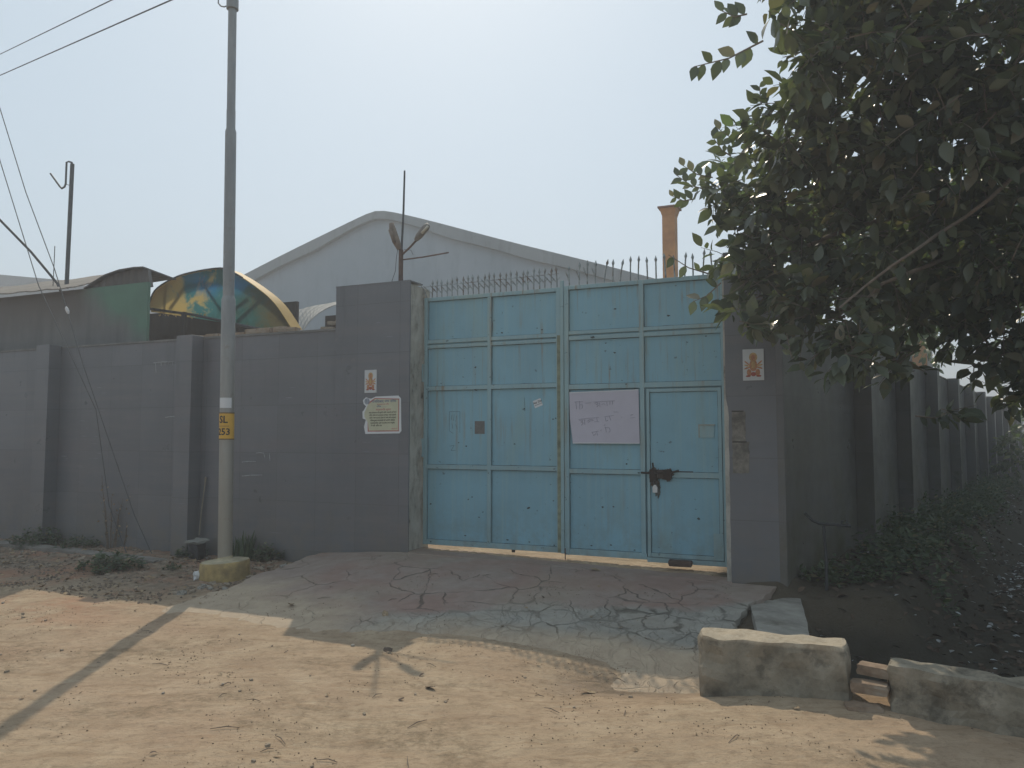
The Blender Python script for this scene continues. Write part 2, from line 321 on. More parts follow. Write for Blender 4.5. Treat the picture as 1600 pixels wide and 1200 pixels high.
REDPR = simple('red_print', (.32, .07, .05), .6, 0, .2, 40, .02); GLAZE = simple('white_glazed_tile', (.52, .54, .55), .25, 0, .05, 5, .02)
ORANGEP = simple('orange_paint', (.56, .27, .11), .7, 0, .18, 4, .1, dirt=(.42, .19, .08))
LAMPG = simple('lamp_housing', (.20, .19, .175), .6, 0, .25, 12); LAMPR = simple('lamp_housing_rusty', (.19, .15, .12), .7, 0, .3, 12)
LENS = simple('lamp_lens', (.55, .53, .46), .3, 0, .1); CABLE = simple('black_cable', (.035, .037, .04), .6, 0, .2)
WIREM = simple('steel_wire', (.10, .105, .11), .6, .3, .2); BINM = simple('black_plastic', (.03, .03, .032), .5, 0, .3, 6)
LIDM = simple('pale_lid', (.22, .215, .19), .8, 0, .2, 8, dirt=(.2, .18, .14)); PVC = simple('old_pvc', (.22, .195, .15), .6, 0, .25, 6)
PLASTICW = simple('white_plastic', (.62, .62, .62), .45, 0, .1); BLUES = sheet_mat('blue_slats', (.05, .14, .24), (.08, .2, .32)); WHITEW = simple('white_wall', (.5, .5, .5), .8, 0, .1)
def leaf_mat(name, a, b, tr, rough=.42, olive=None):
    m = M(name); oi = m.t.nodes.new('ShaderNodeAttribute'); oi.attribute_name = 'tint'; oi.attribute_type = 'GEOMETRY'
    f = oi.outputs['Fac']; c = m.ramp(f, [(0, a), (.6, b), (.90, b), (.93, olive or b), (1, olive or b)])
    m.fin(c, rough)
    t = m.t.nodes.new('ShaderNodeBsdfTranslucent'); m.put(t.inputs[0], m.mix(1.0, c, (1.5, 1.7, .7), 'MULTIPLY')); mx = m.t.nodes.new('ShaderNodeMixShader'); mx.inputs[0].default_value = tr
    m.L(m.b.outputs[0], mx.inputs[1]); m.L(t.outputs[0], mx.inputs[2]); m.L(mx.outputs[0], m.out.inputs[0]); return m.m
LEAF = leaf_mat('ficus_leaf', (.055, .066, .054), (.125, .145, .10), .28, .27, (.19, .17, .12))
LEAF2 = leaf_mat('far_leaf', (.045, .07, .03), (.09, .13, .05), .35, .38, (.17, .18, .06))
WEED = leaf_mat('weed_leaf', (.04, .065, .035), (.085, .115, .06), .25, .6, (.2, .17, .1))
DRYL = simple('dry_leaf', (.27, .19, .11), .8, 0, .45, 9, .3, dirt=(.40, .32, .22)); DRYD = simple('dry_leaf_dark', (.09, .06, .04), .85, 0, .4, 9, .3)
BARK = simple('bark', (.16, .13, .105), .9, 0, .3, 12, .6); TWIG = simple('dry_twig', (.15, .115, .085), .9, 0, .3, 20)
STONE = simple('stone', (.29, .235, .175), .92, 0, .35, 14, .4); DUST = simple('pale_scrap', (.36, .38, .40), .4, 0, .5, 9, .1)

# ------------------------------------------------------------------ mesh helpers
def link(o): scn.collection.objects.link(o); return o
def tag(o, label=None, cat=None, group=None, kind=None):
    if label: o['label'] = label
    if cat: o['category'] = cat
    if group: o['group'] = group
    if kind: o['kind'] = kind
    return o
def origin(o):
    while o is not None:
        if 'org' in ORG and o.name in ORG['org']: return ORG['org'][o.name]
        o = o.parent
    return Vector((0, 0, 0))
ORG = {'org': {}}
def thing(name, base, label, cat, group=None):
    e = bpy.data.objects.new(name, None); e.empty_display_size = .2; e.location = base; link(e)
    ORG['org'][e.name] = Vector(base); return tag(e, label, cat, group)
class MB:
    def __init__(s): s.v = []; s.f = []; s.mi = []; s.cm = 0
    def add(s, vs, fs):
        o = len(s.v); s.v += [Vector(v) for v in vs]; s.f += [tuple(i+o for i in f) for f in fs]; s.mi += [s.cm]*len(fs); return s
    def hexa(s, p): # 8 pts: bottom 4 ccw, top 4
        return s.add(p, [(3,2,1,0),(4,5,6,7),(0,1,5,4),(1,2,6,5),(2,3,7,6),(3,0,4,7)])
    def wbox(s, s0, s1, t0, t1, z0, z1, fr=wf):
        return s.hexa([fr(s0,t1,z0), fr(s1,t1,z0), fr(s1,t0,z0), fr(s0,t0,z0), fr(s0,t1,z1), fr(s1,t1,z1), fr(s1,t0,z1), fr(s0,t0,z1)])
    def rock(s, c, size, yaw=0, jit=.12, tilt=0, seg=3):
        m = Matrix.Translation(c) @ Matrix.Rotation(yaw, 4, 'Z') @ Matrix.Rotation(tilt, 4, 'X'); n = seg; idx = {}; vs = []; fs = []
        def vid(i, j, k):
            if (i,j,k) not in idx:
                p = Vector((i/n*2-1, j/n*2-1, k/n*2-1)); q = p.normalized()*1.25; p = p.lerp(q, .22)
                p += Vector([(random.random()-.5)*2*jit for _ in range(3)])
                idx[(i,j,k)] = len(vs); vs.append(m @ Vector((p.x*size[0]/2, p.y*size[1]/2, p.z*size[2]/2)))
            return idx[(i,j,k)]
        for a in range(n):
            for b in range(n):
                for k, fl in ((0, 1), (n, 0)):
                    for mk in (lambda x, y: (x, y, k), lambda x, y: (y, k, x), lambda x, y: (k, x, y)):
                        q = [vid(*mk(a,b)), vid(*mk(a+1,b)), vid(*mk(a+1,b+1)), vid(*mk(a,b+1))]
                        fs.append(tuple(reversed(q)) if fl else tuple(q))
        return s.add(vs, fs)
    def tube(s, pts, r, n=8, cap=True):
        pts = [Vector(p) for p in pts]; rs = r if isinstance(r, (list, tuple)) else [r]*len(pts); vs = []; fs = []; up0 = None
        for i, p in enumerate(pts):
            d = (pts[min(i+1, len(pts)-1)] - pts[max(i-1, 0)]).normalized()
            if up0 is None: up0 = d.orthogonal().normalized()
            a = (up0 - d*up0.dot(d)).normalized(); b = d.cross(a); up0 = a
            for k in range(n): th = 2*math.pi*k/n; vs.append(p + (a*math.cos(th) + b*math.sin(th))*rs[i])
        for i in range(len(pts)-1):
            for k in range(n): fs.append((i*n+k, i*n+(k+1)%n, (i+1)*n+(k+1)%n, (i+1)*n+k))
        if cap: fs.append(tuple(range(n-1, -1, -1))); fs.append(tuple(range((len(pts)-1)*n, len(pts)*n)))
        return s.add(vs, fs)
    def prism(s, poly, fr, t0, t1): # poly of (s,z), extruded between t0 (back) and t1 (front)
        n = len(poly); vs = [fr(a, t1, b) for a, b in poly] + [fr(a, t0, b) for a, b in poly]
        return s.add(vs, [tuple(range(n)), tuple(range(2*n-1, n-1, -1))] + [(i+n, (i+1)%n+n, (i+1)%n, i) for i in range(n)])
    def build(s, name, mats, parent=None, smooth=False, bevel=0, loc=None):
        me = bpy.data.meshes.new(name); o = bpy.data.objects.new(name, me)
        org = origin(parent) if parent else Vector(loc) if loc is not None else Vector((0,0,0))
        me.from_pydata([tuple(v-org) for v in s.v], [], s.f)
        if not isinstance(mats, (list, tuple)): mats = [mats]
        for m in mats: me.materials.append(m)
        if len(mats) > 1: me.polygons.foreach_set('material_index', s.mi)
        if smooth: me.polygons.foreach_set('use_smooth', [True]*len(me.polygons))
        me.validate(); me.update(); link(o)
        if parent: o.parent = parent
        elif loc is not None: o.location = loc
        if bevel:
            b = o.modifiers.new('bevel', 'BEVEL'); b.width = bevel; b.segments = 2; b.limit_method = 'ANGLE'; b.angle_limit = R(40)
        return o
def one(name, mb, mats, base, label, cat, group=None, **k):
    return tag(mb.build(name, mats, None, loc=Vector(base), **k), label, cat, group)
def part(mb, name, mats, parent, **k): return mb.build(name, mats, parent, **k)
def text(name, body, size, mat, place, parent, sx=1., thick=.0008, align='CENTER'):
    cu = bpy.data.curves.new(name, 'FONT'); cu.body = body; cu.size = size; cu.align_x = align; cu.align_y = 'CENTER'; cu.extrude = thick; cu.resolution_u = 2; cu.offset = size*.02
    to = bpy.data.objects.new(name+'_tmp', cu); link(to); dg = bpy.context.evaluated_depsgraph_get()
    me = bpy.data.meshes.new_from_object(to.evaluated_get(dg)); bpy.data.objects.remove(to); bpy.data.curves.remove(cu)
    org = origin(parent)
    for v in me.vertices: v.co = place(v.co.x*sx, v.co.y, v.co.z) - org
    me.materials.clear(); me.materials.append(mat); me.name = name; o = bpy.data.objects.new(name, me); link(o); o.parent = parent; return o
def onwall(s, t, z, rot=0):
    c, q = math.cos(rot), math.sin(rot)
    return lambda x, y, d: wf(s + x*c - y*q, t + d, z + x*q + y*c)

# ------------------------------------------------------------------ ground
def sstep(a, b, x):
    x = min(1, max(0, (x-a)/(b-a))); return x*x*(3-2*x)
pit = [(1.72,5.62),(2.30,6.55),(2.75,7.05),(3.4,6.9)] + [tuple(sf(k, .95, 0)[:2]) for k in (3, 12, 24, 45)] + [tuple(sf(k, 2.9, 0)[:2]) for k in (45, 24, 12, 3, 0)] + [(4.7,4.4),(4.2,3.9),(3.3,4.28),(2.45,4.80),(1.62,5.28)]
def pit_d(x, y):
    ins = False; dm = 1e9; n = len(pit)
    for i in range(n):
        x1, y1 = pit[i]; x2, y2 = pit[(i+1) % n]; dx, dy = x2-x1, y2-y1
        u = max(0, min(1, ((x-x1)*dx + (y-y1)*dy)/(dx*dx+dy*dy))); dm = min(dm, math.hypot(x-x1-u*dx, y-y1-u*dy))
        if (y1 > y) != (y2 > y) and x < (x2-x1)*(y-y1)/(y2-y1)+x1: ins = not ins
    return dm if ins else -dm
def apron_base(s, t):
    b = .19 + .065*sstep(-1.1, -.1, s) - .055*sstep(.2, 3.6, s)-.015*sstep(.0,.3,s)*sstep(4.2,3.5,s) - .01*sstep(3.5, 4.2, s)
    return b*(1 - sstep(.15, 3.0, t)) if t > 0 else b
def gz(x, y):
    s, t = st(x, y)
    z = 0.035*mn.noise(Vector((x*.5, y*.5, 3))) + .016*mn.noise(Vector((x*1.7, y*2.4, 5))) + .008*mn.noise(Vector((x*5, y*7, 1)))
    if t < 8 and t > -2: z += .006*mn.noise(Vector((x*14, y*19, 2)))
    z -= .12*math.exp(-((x-.95)/1.0)**2 - ((y-5.3)/.45)**2)
    z += .003*math.sin(y*6+x*1.2 + 2*mn.noise(Vector((x*.6,y*.6,0))))*sstep(6.0, 4.6, y)
    # verge along the wall
    v = sstep(-1.15, -1.6, s)*sstep(2.4, 1.2, t)*sstep(-.5, 0, t)
    z += v*(.03 + .035*mn.noise(Vector((x*3.1, y*3.3, 8))) + .02*mn.noise(Vector((x*8, y*9, 8))))
    inside = sstep(.25, .0, t)*(1 if s < 4.1 else 0)
    k = sstep(-1.3, -1.0, s)*sstep(4.3, 4.0, s)*(1 if t > 0 else 0)
    ap = apron_base(s, t)
    if t > -.2 and t < 3.4: z = z*(1-k) + k*(ap - .05*(1-sstep(2.0, 2.9, t)) + z*sstep(1.5, 2.8, t))
    if inside > 0 and s < 4.1: z = z*(1-inside) + inside*(.205 - .02*sstep(0, 3.5, s) + .3*z)
    # bank at the foot of the side wall, and the drain
    d = Vector((x, y, 0)) - Q; kk, nn = d.dot(SD), d.dot(SN)
    if nn > -.6 and kk > -.3:
        bk = sstep(-.3, .3, kk)*sstep(-.6, -.3, nn)*sstep(3.8, 1.5, nn)
        z += bk*(.2 + .05*mn.noise(Vector((x*2.2, y*2.2, 4)))) + .12*sstep(2.6, 4, nn)*sstep(0, 2, kk)
    if y > 3.3:
        pd = pit_d(x, y) + .10*mn.noise(Vector((x*2.5, y*2.5, 9)))
        if pd > -.3:
            f = sstep(-.12, .42, pd); z -= f*(.62 + .05*mn.noise(Vector((x*4, y*4, 2))))
    return z
def axis(a, b, step, far, g=1.18):
    xs = list(np.arange(a, b+1e-6, step)); d = step; x = a; lo = []
    while x > -far: d *= g; x -= d; lo.append(x)
    d = step; x = b; hi = []
    while x < far: d *= g; x += d; hi.append(x)
    return lo[::-1] + xs + hi
gx = axis(-7.5, 6.5, .055, 700); gy = axis(2.6, 11.5, .045, 700)
nx, ny = len(gx), len(gy)
vv = [(x, y, gz(x, y) if abs(x) < 60 and abs(y) < 60 else 0.) for y in gy for x in gx]
ff = [(j*nx+i, j*nx+i+1, (j+1)*nx+i+1, (j+1)*nx+i) for j in range(ny-1) for i in range(nx-1)]
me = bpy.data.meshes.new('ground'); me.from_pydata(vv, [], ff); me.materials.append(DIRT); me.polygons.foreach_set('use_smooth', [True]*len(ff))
tag(link(bpy.data.objects.new('ground', me)), kind='structure')

# sloping apron in front of the gate
b = MB(); NS, NT = 110, 80; vs = []
for j in range(NT+1):
    t = -.06 + j/NT*3.3
    for i in range(NS+1):
        f = i/NS
        sl = -1.14 + .10*mn.noise(Vector((t*2.3, 1, 4))) + .05*mn.noise(Vector((t*8, 1, 4)))
        sr = 4.02 - .20*sstep(.5, 1.4, t) + .04*mn.noise(Vector((t*6, 3, 4)))
        if t < .4: sl, sr = max(sl, -1.10) if t > .36 else -.02, min(sr, 3.62)
        s = sl + f*(sr-sl); z = apron_base(s, t) + .006 + .008*mn.noise(Vector((s*3, t*3, 7)))
        z -= .07*sstep(2.45, 2.75, t)*sstep(1.2, 2.2, s)
        z -= .05*sstep(2.7, 3.2, t) + .05*math.exp(-((s-2.2)/1.2)**2)*sstep(2.35, 2.6, t)
        z += .006*mn.noise(Vector((s*9, t*9, 3)))*sstep(1.4, 2.0, t)
        vs.append(wf(s, t, z))
n1 = NS+1
top = [(j*n1+i, j*n1+i+1, (j+1)*n1+i+1, (j+1)*n1+i) for j in range(NT) for i in range(NS)]
b.add(vs, [tuple(reversed(f)) for f in top])
edge = [j*n1 for j in range(NT+1)]; edge2 = [j*n1+NS for j in range(NT+1)]; edge3 = [NT*n1+i for i in range(n1)]
for ed, dz, rev in ((edge, .12, 0), (edge2, .55, 1), (edge3, .12, 1)):
    lo = [vs[i] - Vector((0, 0, dz)) for i in ed]; m_ = len(ed)
    b.add([vs[i] for i in ed] + lo, [(i, i+1, m_+i+1, m_+i) if rev else (i+1, i, m_+i, m_+i+1) for i in range(m_-1)])
tag(b.build('driveway', APRON, smooth=False), kind='structure')

# ------------------------------------------------------------------ left boundary wall
wl = thing('boundary_wall', wf(-5, .2, 0), 'long dark grey tiled wall left of the gate with square piers', 'wall')
b = MB(); b.wbox(-14, -1.065, .10, .33, -.2, 2.89); part(b, 'wall_panel', TILE, wl)
b = MB(); b.wbox(-14, -1.065, .09, .345, 2.89, 2.915); part(b, 'coping', simple('cement_cap', (.16, .16, .155), .85, 0, .25, 6), wl)
for s0 in (-9.15, -6.28, -3.50):
    b = MB(); b.wbox(s0, s0+.28, .33, .53, -.2, 2.925); part(b, 'pier', TILE_P, wl, bevel=.004)
WMARK = simple('old_whitewash_mark', (.30, .32, .33), .8, 0, .3, 30)
for (a, c_) in [((-4.131, 2.602), (-3.748, 2.605)), ((-4.094, 2.601), (-4.076, 2.458)), ((-3.986, 2.606), (-3.984, 2.552)), ((-3.914, 2.603), (-3.912, 2.559)), ((-3.843, 2.6), (-3.841, 2.565)), ((-3.771, 2.597), (-3.77, 2.553)), ((-2.286, 1.371), (-2.161, 1.372)), ((-2.161, 1.38), (-2.139, 1.307)), ((-2.068, 1.373), (-2.056, 1.276)), ((-2.514, 1.253), (-2.283, 1.264)), ((-3.883, 1.845), (-3.51, 1.859)), ((-2.509, 1.072), (-2.174, 1.095))]:
    b = MB(); b.tube([wf(a[0], .3295, a[1]), wf((a[0]+c_[0])/2, .3295, (a[1]+c_[1])/2+.004), wf(c_[0], .3295, c_[1])], [.005, .007, .003], 5); part(b, 'paint_mark', WMARK, wl)
# brick left on the wall top
b = MB(); x = -3.45
while x < -1.75:
    l = random.uniform(.17, .24); h = random.uniform(.05, .075)*(1.25 if x > -2.75 else .7)
    b.rock(wf(x+l/2, .2+random.uniform(-.03, .03), 2.915+h/2), (l*.96, .12, h), -A+random.uniform(-.12, .12), .05); x += l
one('brick_course', b, BRICK, wf(-2.6, .2, 2.915), 'row of red bricks lying on top of the grey wall beside the street lamp', 'bricks')

# ------------------------------------------------------------------ gate pillars
pl = thing('gate_pillar', wf(-.55, .15, .15), 'wide grey tiled gate pillar with whitewashed inner face and lamps on top, left of the blue gate', 'pillar')
b = MB(); b.wbox(-1.06, -.005, .335, .355, -.1, 3.415); part(b, 'tile_face', TILE, pl, bevel=.002)
b = MB(); b.wbox(-1.06, -.035, -.15, .335, -.1, 3.395); part(b, 'pillar_core', PLASTER, pl)
b = MB()   # rough plastered reveal
n_ = 60; vs = []
for i in range(n_+1):
    z = .1 + i/n_*3.27
    for j in range(9):
        t = -.15 + j/8*.485; vs.append(wf(-.033 + .018*mn.noise(Vector((z*6, t*9, 2))) + .008 - (.05*sstep(3.15, 3.4, z) if j > 1 else 0), t, z))
b.add(vs, [(i*9+j+1, i*9+j, (i+1)*9+j, (i+1)*9+j+1) for i in range(n_) for j in range(8)]); part(b, 'plastered_reveal', PLASTER, pl)
b = MB(); b.wbox(-1.062, -.003, .06, .357, 3.415, 3.43); part(b, 'pillar_cap', TILE_P, pl)

pr = thing('gate_pillar', wf(3.87, .15, .15), 'narrower grey tiled gate pillar with broken tiles, right of the blue gate under the tree', 'pillar')
b = MB()
edge_l = [3.60]; poly = [(4.13, -.4), (4.13, 3.41), (3.585, 3.41)]
for z in np.arange(3.3, -.3, -.09):
    off = .0 if z > 2.0 else .012*sstep(2.0, 1.8, z)+.010*mn.noise(Vector((z*7, 2, 2)))
    poly.append((3.590+off+ (.012 if z < 1.9 else 0), float(z)))
b.prism(poly[::-1], wf, .335, .355); part(b, 'tile_face', TILE, pr)
b = MB(); b.wbox(3.57, 4.115, -.1, .335, -.4, 3.39); part(b, 'pillar_core', PLASTER, pr)
for (s0, s1, z0, z1) in ((3.645, 3.775, 1.535, 1.83), (3.645, 3.80, 1.235, 1.532)):
    poly = []
    for i in range(24):
        a = i/24*4; e = int(a); f = a-e
        px, pz = [(s0+f*(s1-s0), z0), (s1, z0+f*(z1-z0)), (s1-f*(s1-s0), z1), (s0, z1-f*(z1-z0))][e]
        poly.append((px+random.uniform(-.006, .006), pz+random.uniform(-.005, .005)))
    b = MB(); b.prism(poly, wf, .352, .3585); part(b, 'bare_mortar_patch', simple('bare_mortar', (.20, .185, .16), .95, 0, .35, 18, .7, dirt=(.11, .10, .09)), pr)
    b = MB(); b.wbox(s0, s1-.02, .3555, .3595, z1-.004, z1+.009); part(b, 'gap', INK, pr)

# ------------------------------------------------------------------ the blue gate
def bars(b, s0, s1, z, w=.05, t0=-.005, t1=.022): b.wbox(s0, s1, t0, t1, z-w/2, z+w/2)
def spike(parent, s, z0, h, fork, lean=0):
    b = MB(); p0 = wf(s, 0, z0); p1 = wf(s+lean*h*.5, .0, z0+h*.6); p2 = wf(s+lean*h, .0, z0+h)
    b.tube([p0, p1, p2], [.0085, .008, .008], 6)
    hd = wf(s+lean*h, 0, z0+h)
    d = (p2-p1).normalized()
    b.tube([hd-d*.01, hd+d*.02, hd+d*.065], [.007, .016, .001], 6)
    if fork:
        q = wf(s+lean*h*.5, 0, z0+h*.35); q2 = wf(s-fork*h*.42+lean*h*.5, .03, z0+h*.84); b.tube([q, q2, q2 + (q2-q)*.16], [.007, .0065, .001], 5)
    if fork > .5: b.tube([wf(s+lean*h*.5, 0, z0+h*.42), wf(s+.05, .03, z0+h*.62)], [.004, .0025], 4)
    part(b, 'spike', SPIKE, parent)
gl = thing('gate_leaf', wf(.9, 0, .30), 'left leaf of the blue steel gate, plain panels with a small square hole', 'gate')
b = MB(); b.wbox(.0, 1.745, -.022, -.006, .315, 3.25); part(b, 'panel', GATE, gl)
b = MB()
b.wbox(0, .045, -.02, .028, .305, 3.265); b.wbox(1.700, 1.750, -.02, .026, .305, 3.265)
bars(b, .045, 1.70, 3.243, .045); bars(b, .045, 1.70, .335, .06)
bars(b, .045, 1.70, 2.725, .045); bars(b, .045, 1.70, 2.665, .04, t1=.018)
bars(b, .045, 1.70, 2.16, .05); bars(b, .045, 1.70, 1.225, .05); b.wbox(.845, .893, -.004, .024, .365, 3.22)
part(b, 'frame', GATEF, gl, bevel=.003)
b = MB(); b.wbox(1.752, 1.792, .0, .034, .30, 3.34); part(b, 'meeting_post', GATEF, gl, bevel=.004)
b = MB(); b.wbox(1.712, 1.7525, .02, .0285, .31, 2.72); part(b, 'rust_seam', simple('seam_stain', (.20, .225, .16), .9, 0, .4, 12), gl)
b = MB(); b.wbox(.672, .80, -.006, -.0035, 1.615, 1.765); part(b, 'peephole', simple('grey_plate', (.13, .125, .12), .7, 0, .2, 20), gl)
for z in (2.35, 1.45):
    b = MB(); b.wbox(-.03, .012, .0, .03, z-.11, z+.11); b.tube([wf(-.05, .01, z-.035), wf(-.05, .01, z+.035)], .02, 8); part(b, 'hinge', GATEF, gl)
b = MB(); b.wbox(1.15, 1.19, 0, .01, .275, .315); part(b, 'stop', INK, gl)
s = .02; k = 0
while s < 1.72:
    spike(gl, s+random.uniform(-.008, .008), 3.26, random.uniform(.15, .18)+.03*s/1.7, 1 if s > .1 else 1.4, random.uniform(-.05, .05) - (.5 if s < .08 else 0)); s += .070
b = MB(); b.tube([wf(.0, .03, 3.40), wf(.6, .035, 3.405), wf(1.74, .03, 3.42)], .0035, 5); part(b, 'barb_wire', SPIKE, gl)

gr = thing('gate_leaf', wf(2.7, 0, .28), 'right leaf of the blue steel gate with a wicket door and paper notice', 'gate')
b = MB(); b.wbox(1.80, 3.545, -.022, -.006, .30, 3.25); part(b, 'panel', GATE, gr)
b = MB()
b.wbox(1.797, 1.848, -.02, .026, .29, 3.275); b.wbox(3.505, 3.555, -.02, .026, .27, 3.275)
bars(b, 1.848, 3.505, 3.252, .045); bars(b, 1.848, 2.71, .325, .065); bars(b, 2.71, 3.505, .295, .05)
bars(b, 1.848, 3.505, 2.74, .04); bars(b, 1.848, 3.505, 2.68, .045, t1=.018)
bars(b, 1.848, 3.505, 2.135, .055); bars(b, 1.848, 2.65, 1.205, .05); b.wbox(2.65, 2.70, -.004, .024, .355, 3.23)
part(b, 'frame', GATEF, gr, bevel=.003)
wd = MB(); wd.wbox(2.725, 3.50, -.003, .006, .325, 2.095); wd = part(wd, 'wicket_door', GATE, gr)
b = MB(); b.wbox(2.718, 2.752, .006, .026, .325, 2.095); b.wbox(3.462, 3.50, .006, .024, .325, 2.095)
bars(b, 2.752, 3.462, 2.075, .035, .006, .022); bars(b, 2.752, 3.462, .345, .04, .006, .022); bars(b, 2.752, 3.462, 1.185, .055, .006, .022)
part(b, 'door_frame', GATEF, wd, bevel=.002)
b = MB(); b.wbox(3.27, 3.42, .006, .0125, 1.575, 1.70); part(b, 'hatch', GATEF, wd)
b = MB(); b.wbox(3.262, 3.43, .006, .018, 1.70, 1.712); b.wbox(3.262, 3.272, .006, .016, 1.575, 1.70); part(b, 'hatch_rim', simple('bare_edge', (.33, .34, .30), .6, .2, .2, 20), wd)
b = MB(); b.wbox(3.40, 3.47, .0235, .0255, .33, .60); part(b, 'patch_plate', GATEF, wd)
b = MB(); b.wbox(2.752, 3.2, .0065, .008, 1.205, 1.225); part(b, 'scorch_line', INK, wd)
b = MB(); b.tube([wf(2.66, .045, 1.205), wf(2.80, .048, 1.20), wf(3.0, .05, 1.215), wf(3.06, .05, 1.235)], .010, 8)
b.wbox(2.755, 2.82, .025, .06, 1.11, 1.24); b.wbox(2.90, 2.98, .025, .06, 1.15, 1.24); b.tube([wf(2.80, .06, 1.22), wf(2.79, .062, 1.31)], .009, 6)
part(b, 'sliding_bolt', simple('burnt_iron', (.035, .022, .018), .9, .1, .4, 30, .6), gr)
# smoky dirt where hands and welding blackened the paint
def smudge(cs, cz, rs, rz, t, seed, mat, parent):
    poly = []
    for i in range(60):
        a = 2*math.pi*i/60; k = 1 + .5*mn.noise(Vector((math.cos(a)*1.5+seed, math.sin(a)*1.5, seed))) + .35*mn.noise(Vector((math.cos(a)*6+seed, math.sin(a)*6, seed))); poly.append((cs+rs*k*math.cos(a), cz+rz*k*math.sin(a)))
    b = MB(); b.prism(poly, wf, t-.001, t); return part(b, 'burn_mark', mat, parent)
SOOT = simple('soot', (.07, .055, .045), .9, 0, .5, 40)
smudge(2.80, 1.16, .06, .11, .0275, 3, SOOT, gr); smudge(2.86, 1.19, .11, .045, .0273, 7, SOOT, gr); smudge(2.945, 1.185, .05, .055, .0275, 5, SOOT, gr)
smudge(2.83, 1.03, .03, .09, .0085, 11, simple('light_soot', (.10, .11, .105), .9, 0, .4, 30), wd)
s = 1.86; i = 0
while s < 3.5:
    spike(gr, s+random.uniform(-.014, .014), 3.27, random.uniform(.185, .22), .35 if i < 4 else 0, random.uniform(-.07, .07) + (.22 if i in (4, 6) else 0)); s += .098; i += 1
b = MB(); b.tube([wf(1.80, .03, .36), wf(1.80, .03, .22)], .006, 6); part(b, 'drop_bolt', RUSTM, gr)

lk = thing('padlock', wf(2.815, .06, 1.0), 'white padlock hanging from the sooty bolt of the wicket door', 'padlock')
b = MB(); b.prism([(2.792, 1.0), (2.838, 1.0), (2.842, 1.05), (2.825, 1.08), (2.803, 1.08), (2.788, 1.05)], wf, .062, .085); part(b, 'lock_body', PLASTICW, lk, bevel=.004)
b = MB(); b.tube([wf(2.803, .073, 1.07), wf(2.803, .073, 1.12), wf(2.815, .073, 1.135), wf(2.827, .073, 1.12), wf(2.827, .073, 1.07)], .004, 6); part(b, 'shackle', DARKM, lk)

pp = thing('paper_notice', wf(2.24, .03, 1.79), 'large pale lilac handwritten paper pasted on the right gate leaf', 'poster')
b = MB(); b.prism([(1.895, 1.508), (2.645, 1.518), (2.638, 2.09), (1.856, 2.075), (1.862, 1.78)], wf, .0265, .0285); part(b, 'paper', LILAC, pp)
b = MB(); b.wbox(1.90, 2.643, .0285, .0292, 1.510, 1.519); part(b, 'tape_edge', WHITE, pp)
b = MB(); b.prism([(1.856, 2.066), (2.638, 2.081), (2.638, 2.09), (1.856, 2.075)], wf, .0285, .0292); part(b, 'tape_edge', WHITE, pp)
def pen(strokes, name='handwriting'):   # faint marker strokes on the sheet: (x, y) across the paper in 1/1000
    b = MB()
    for q in strokes:
        pts = [wf(1.862 + .778*(x/1000), .0292, 2.08 - .57*(y/1000)) for x, y in q]; b.tube(pts, .0034, 4)
    part(b, name, PEN, pp)
pen([[(90,190),(100,340)],[(140,180),(150,345)],[(70,200),(190,190)],[(150,260),(185,240),(190,300),(175,330)],[(230,225),(310,220)]])
pen([[(370,230),(405,215),(420,240),(385,255),(425,270),(400,300)],[(440,220),(445,300)],[(350,205),(660,190)],[(470,260),(500,240),(525,270)],[(545,210),(550,285)],[(590,190),(590,265)],[(625,190),(630,262)]])
pen([[(140,560),(180,545),(190,575),(160,590),(200,605),(170,650)],[(215,545),(222,640)],[(130,535),(430,500)],[(250,580),(290,545),(330,540),(350,560),(300,570),(270,600)],[(395,505),(405,580)],[(360,585),(430,580)]])
pen([[(520,500),(530,575),(560,560)],[(580,480),(600,560)],[(510,490),(640,465)],[(640,400),(710,405)],[(745,500),(755,505)],[(880,480),(900,455),(920,460)],[(880,520),(950,505)]])
pen([[(330,790),(350,850),(380,810)],[(395,780),(410,850)],[(320,785),(420,765)],[(450,760),(465,735)],[(520,690),(535,790)],[(510,690),(580,700),(590,760),(570,790)],[(500,660),(520,640)]])

sk = thing('sticker', wf(1.47, .0, 1.96), 'small tilted pale sticker with tiny print on the left gate leaf', 'sticker')
def rrect(cs, cz, w, h, rot): c, q = math.cos(rot), math.sin(rot); return [(cs+a*c-b_*q, cz+a*q+b_*c) for a, b_ in ((-w/2,-h/2),(w/2,-h/2),(w/2,h/2),(-w/2,h/2))]
b = MB(); b.prism(rrect(1.466, 1.963, .10, .085, .35), wf, -.0055, -.0035); part(b, 'label_paper', WHITE, sk)
text('print', 'Aar Dis', .034, INK, onwall(1.463, -.003, 1.975, .35), sk, 1, .0003); text('print', '========', .02, INK, onwall(1.473, -.003, 1.948, .35), sk, 1, .0003)

# worn pencil frame and scribbles on the left leaf
def ring(parent, s0, s1, z0, z1, t, mat, w=.006):
    b = MB(); o = [(s0,z0),(s1,z0),(s1,z1),(s0,z1)]; n_ = 14; P_ = []; Q_ = []
    for e in range(4):
        for k in range(n_):
            u = k/n_; a = o[e]; c = o[(e+1) % 4]; x, z = a[0]+(c[0]-a[0])*u, a[1]+(c[1]-a[1])*u; ww = w*(.45+.9*abs(mn.noise(Vector((x*9, z*9, s0*5)))))
            cx_, cz_ = (s0+s1)/2, (z0+z1)/2; P_.append((x, z))
            Q_.append((min(max(x, s0+ww), s1-ww), min(max(z, z0+ww), z1-ww)))
    m_ = len(P_); b.add([wf(x, t, z) for x, z in P_] + [wf(x, t, z) for x, z in Q_], [(i, (i+1) % m_, (i+1) % m_+m_, i+m_) for i in range(m_)])
    part(b, 'panel_seam', mat, parent)
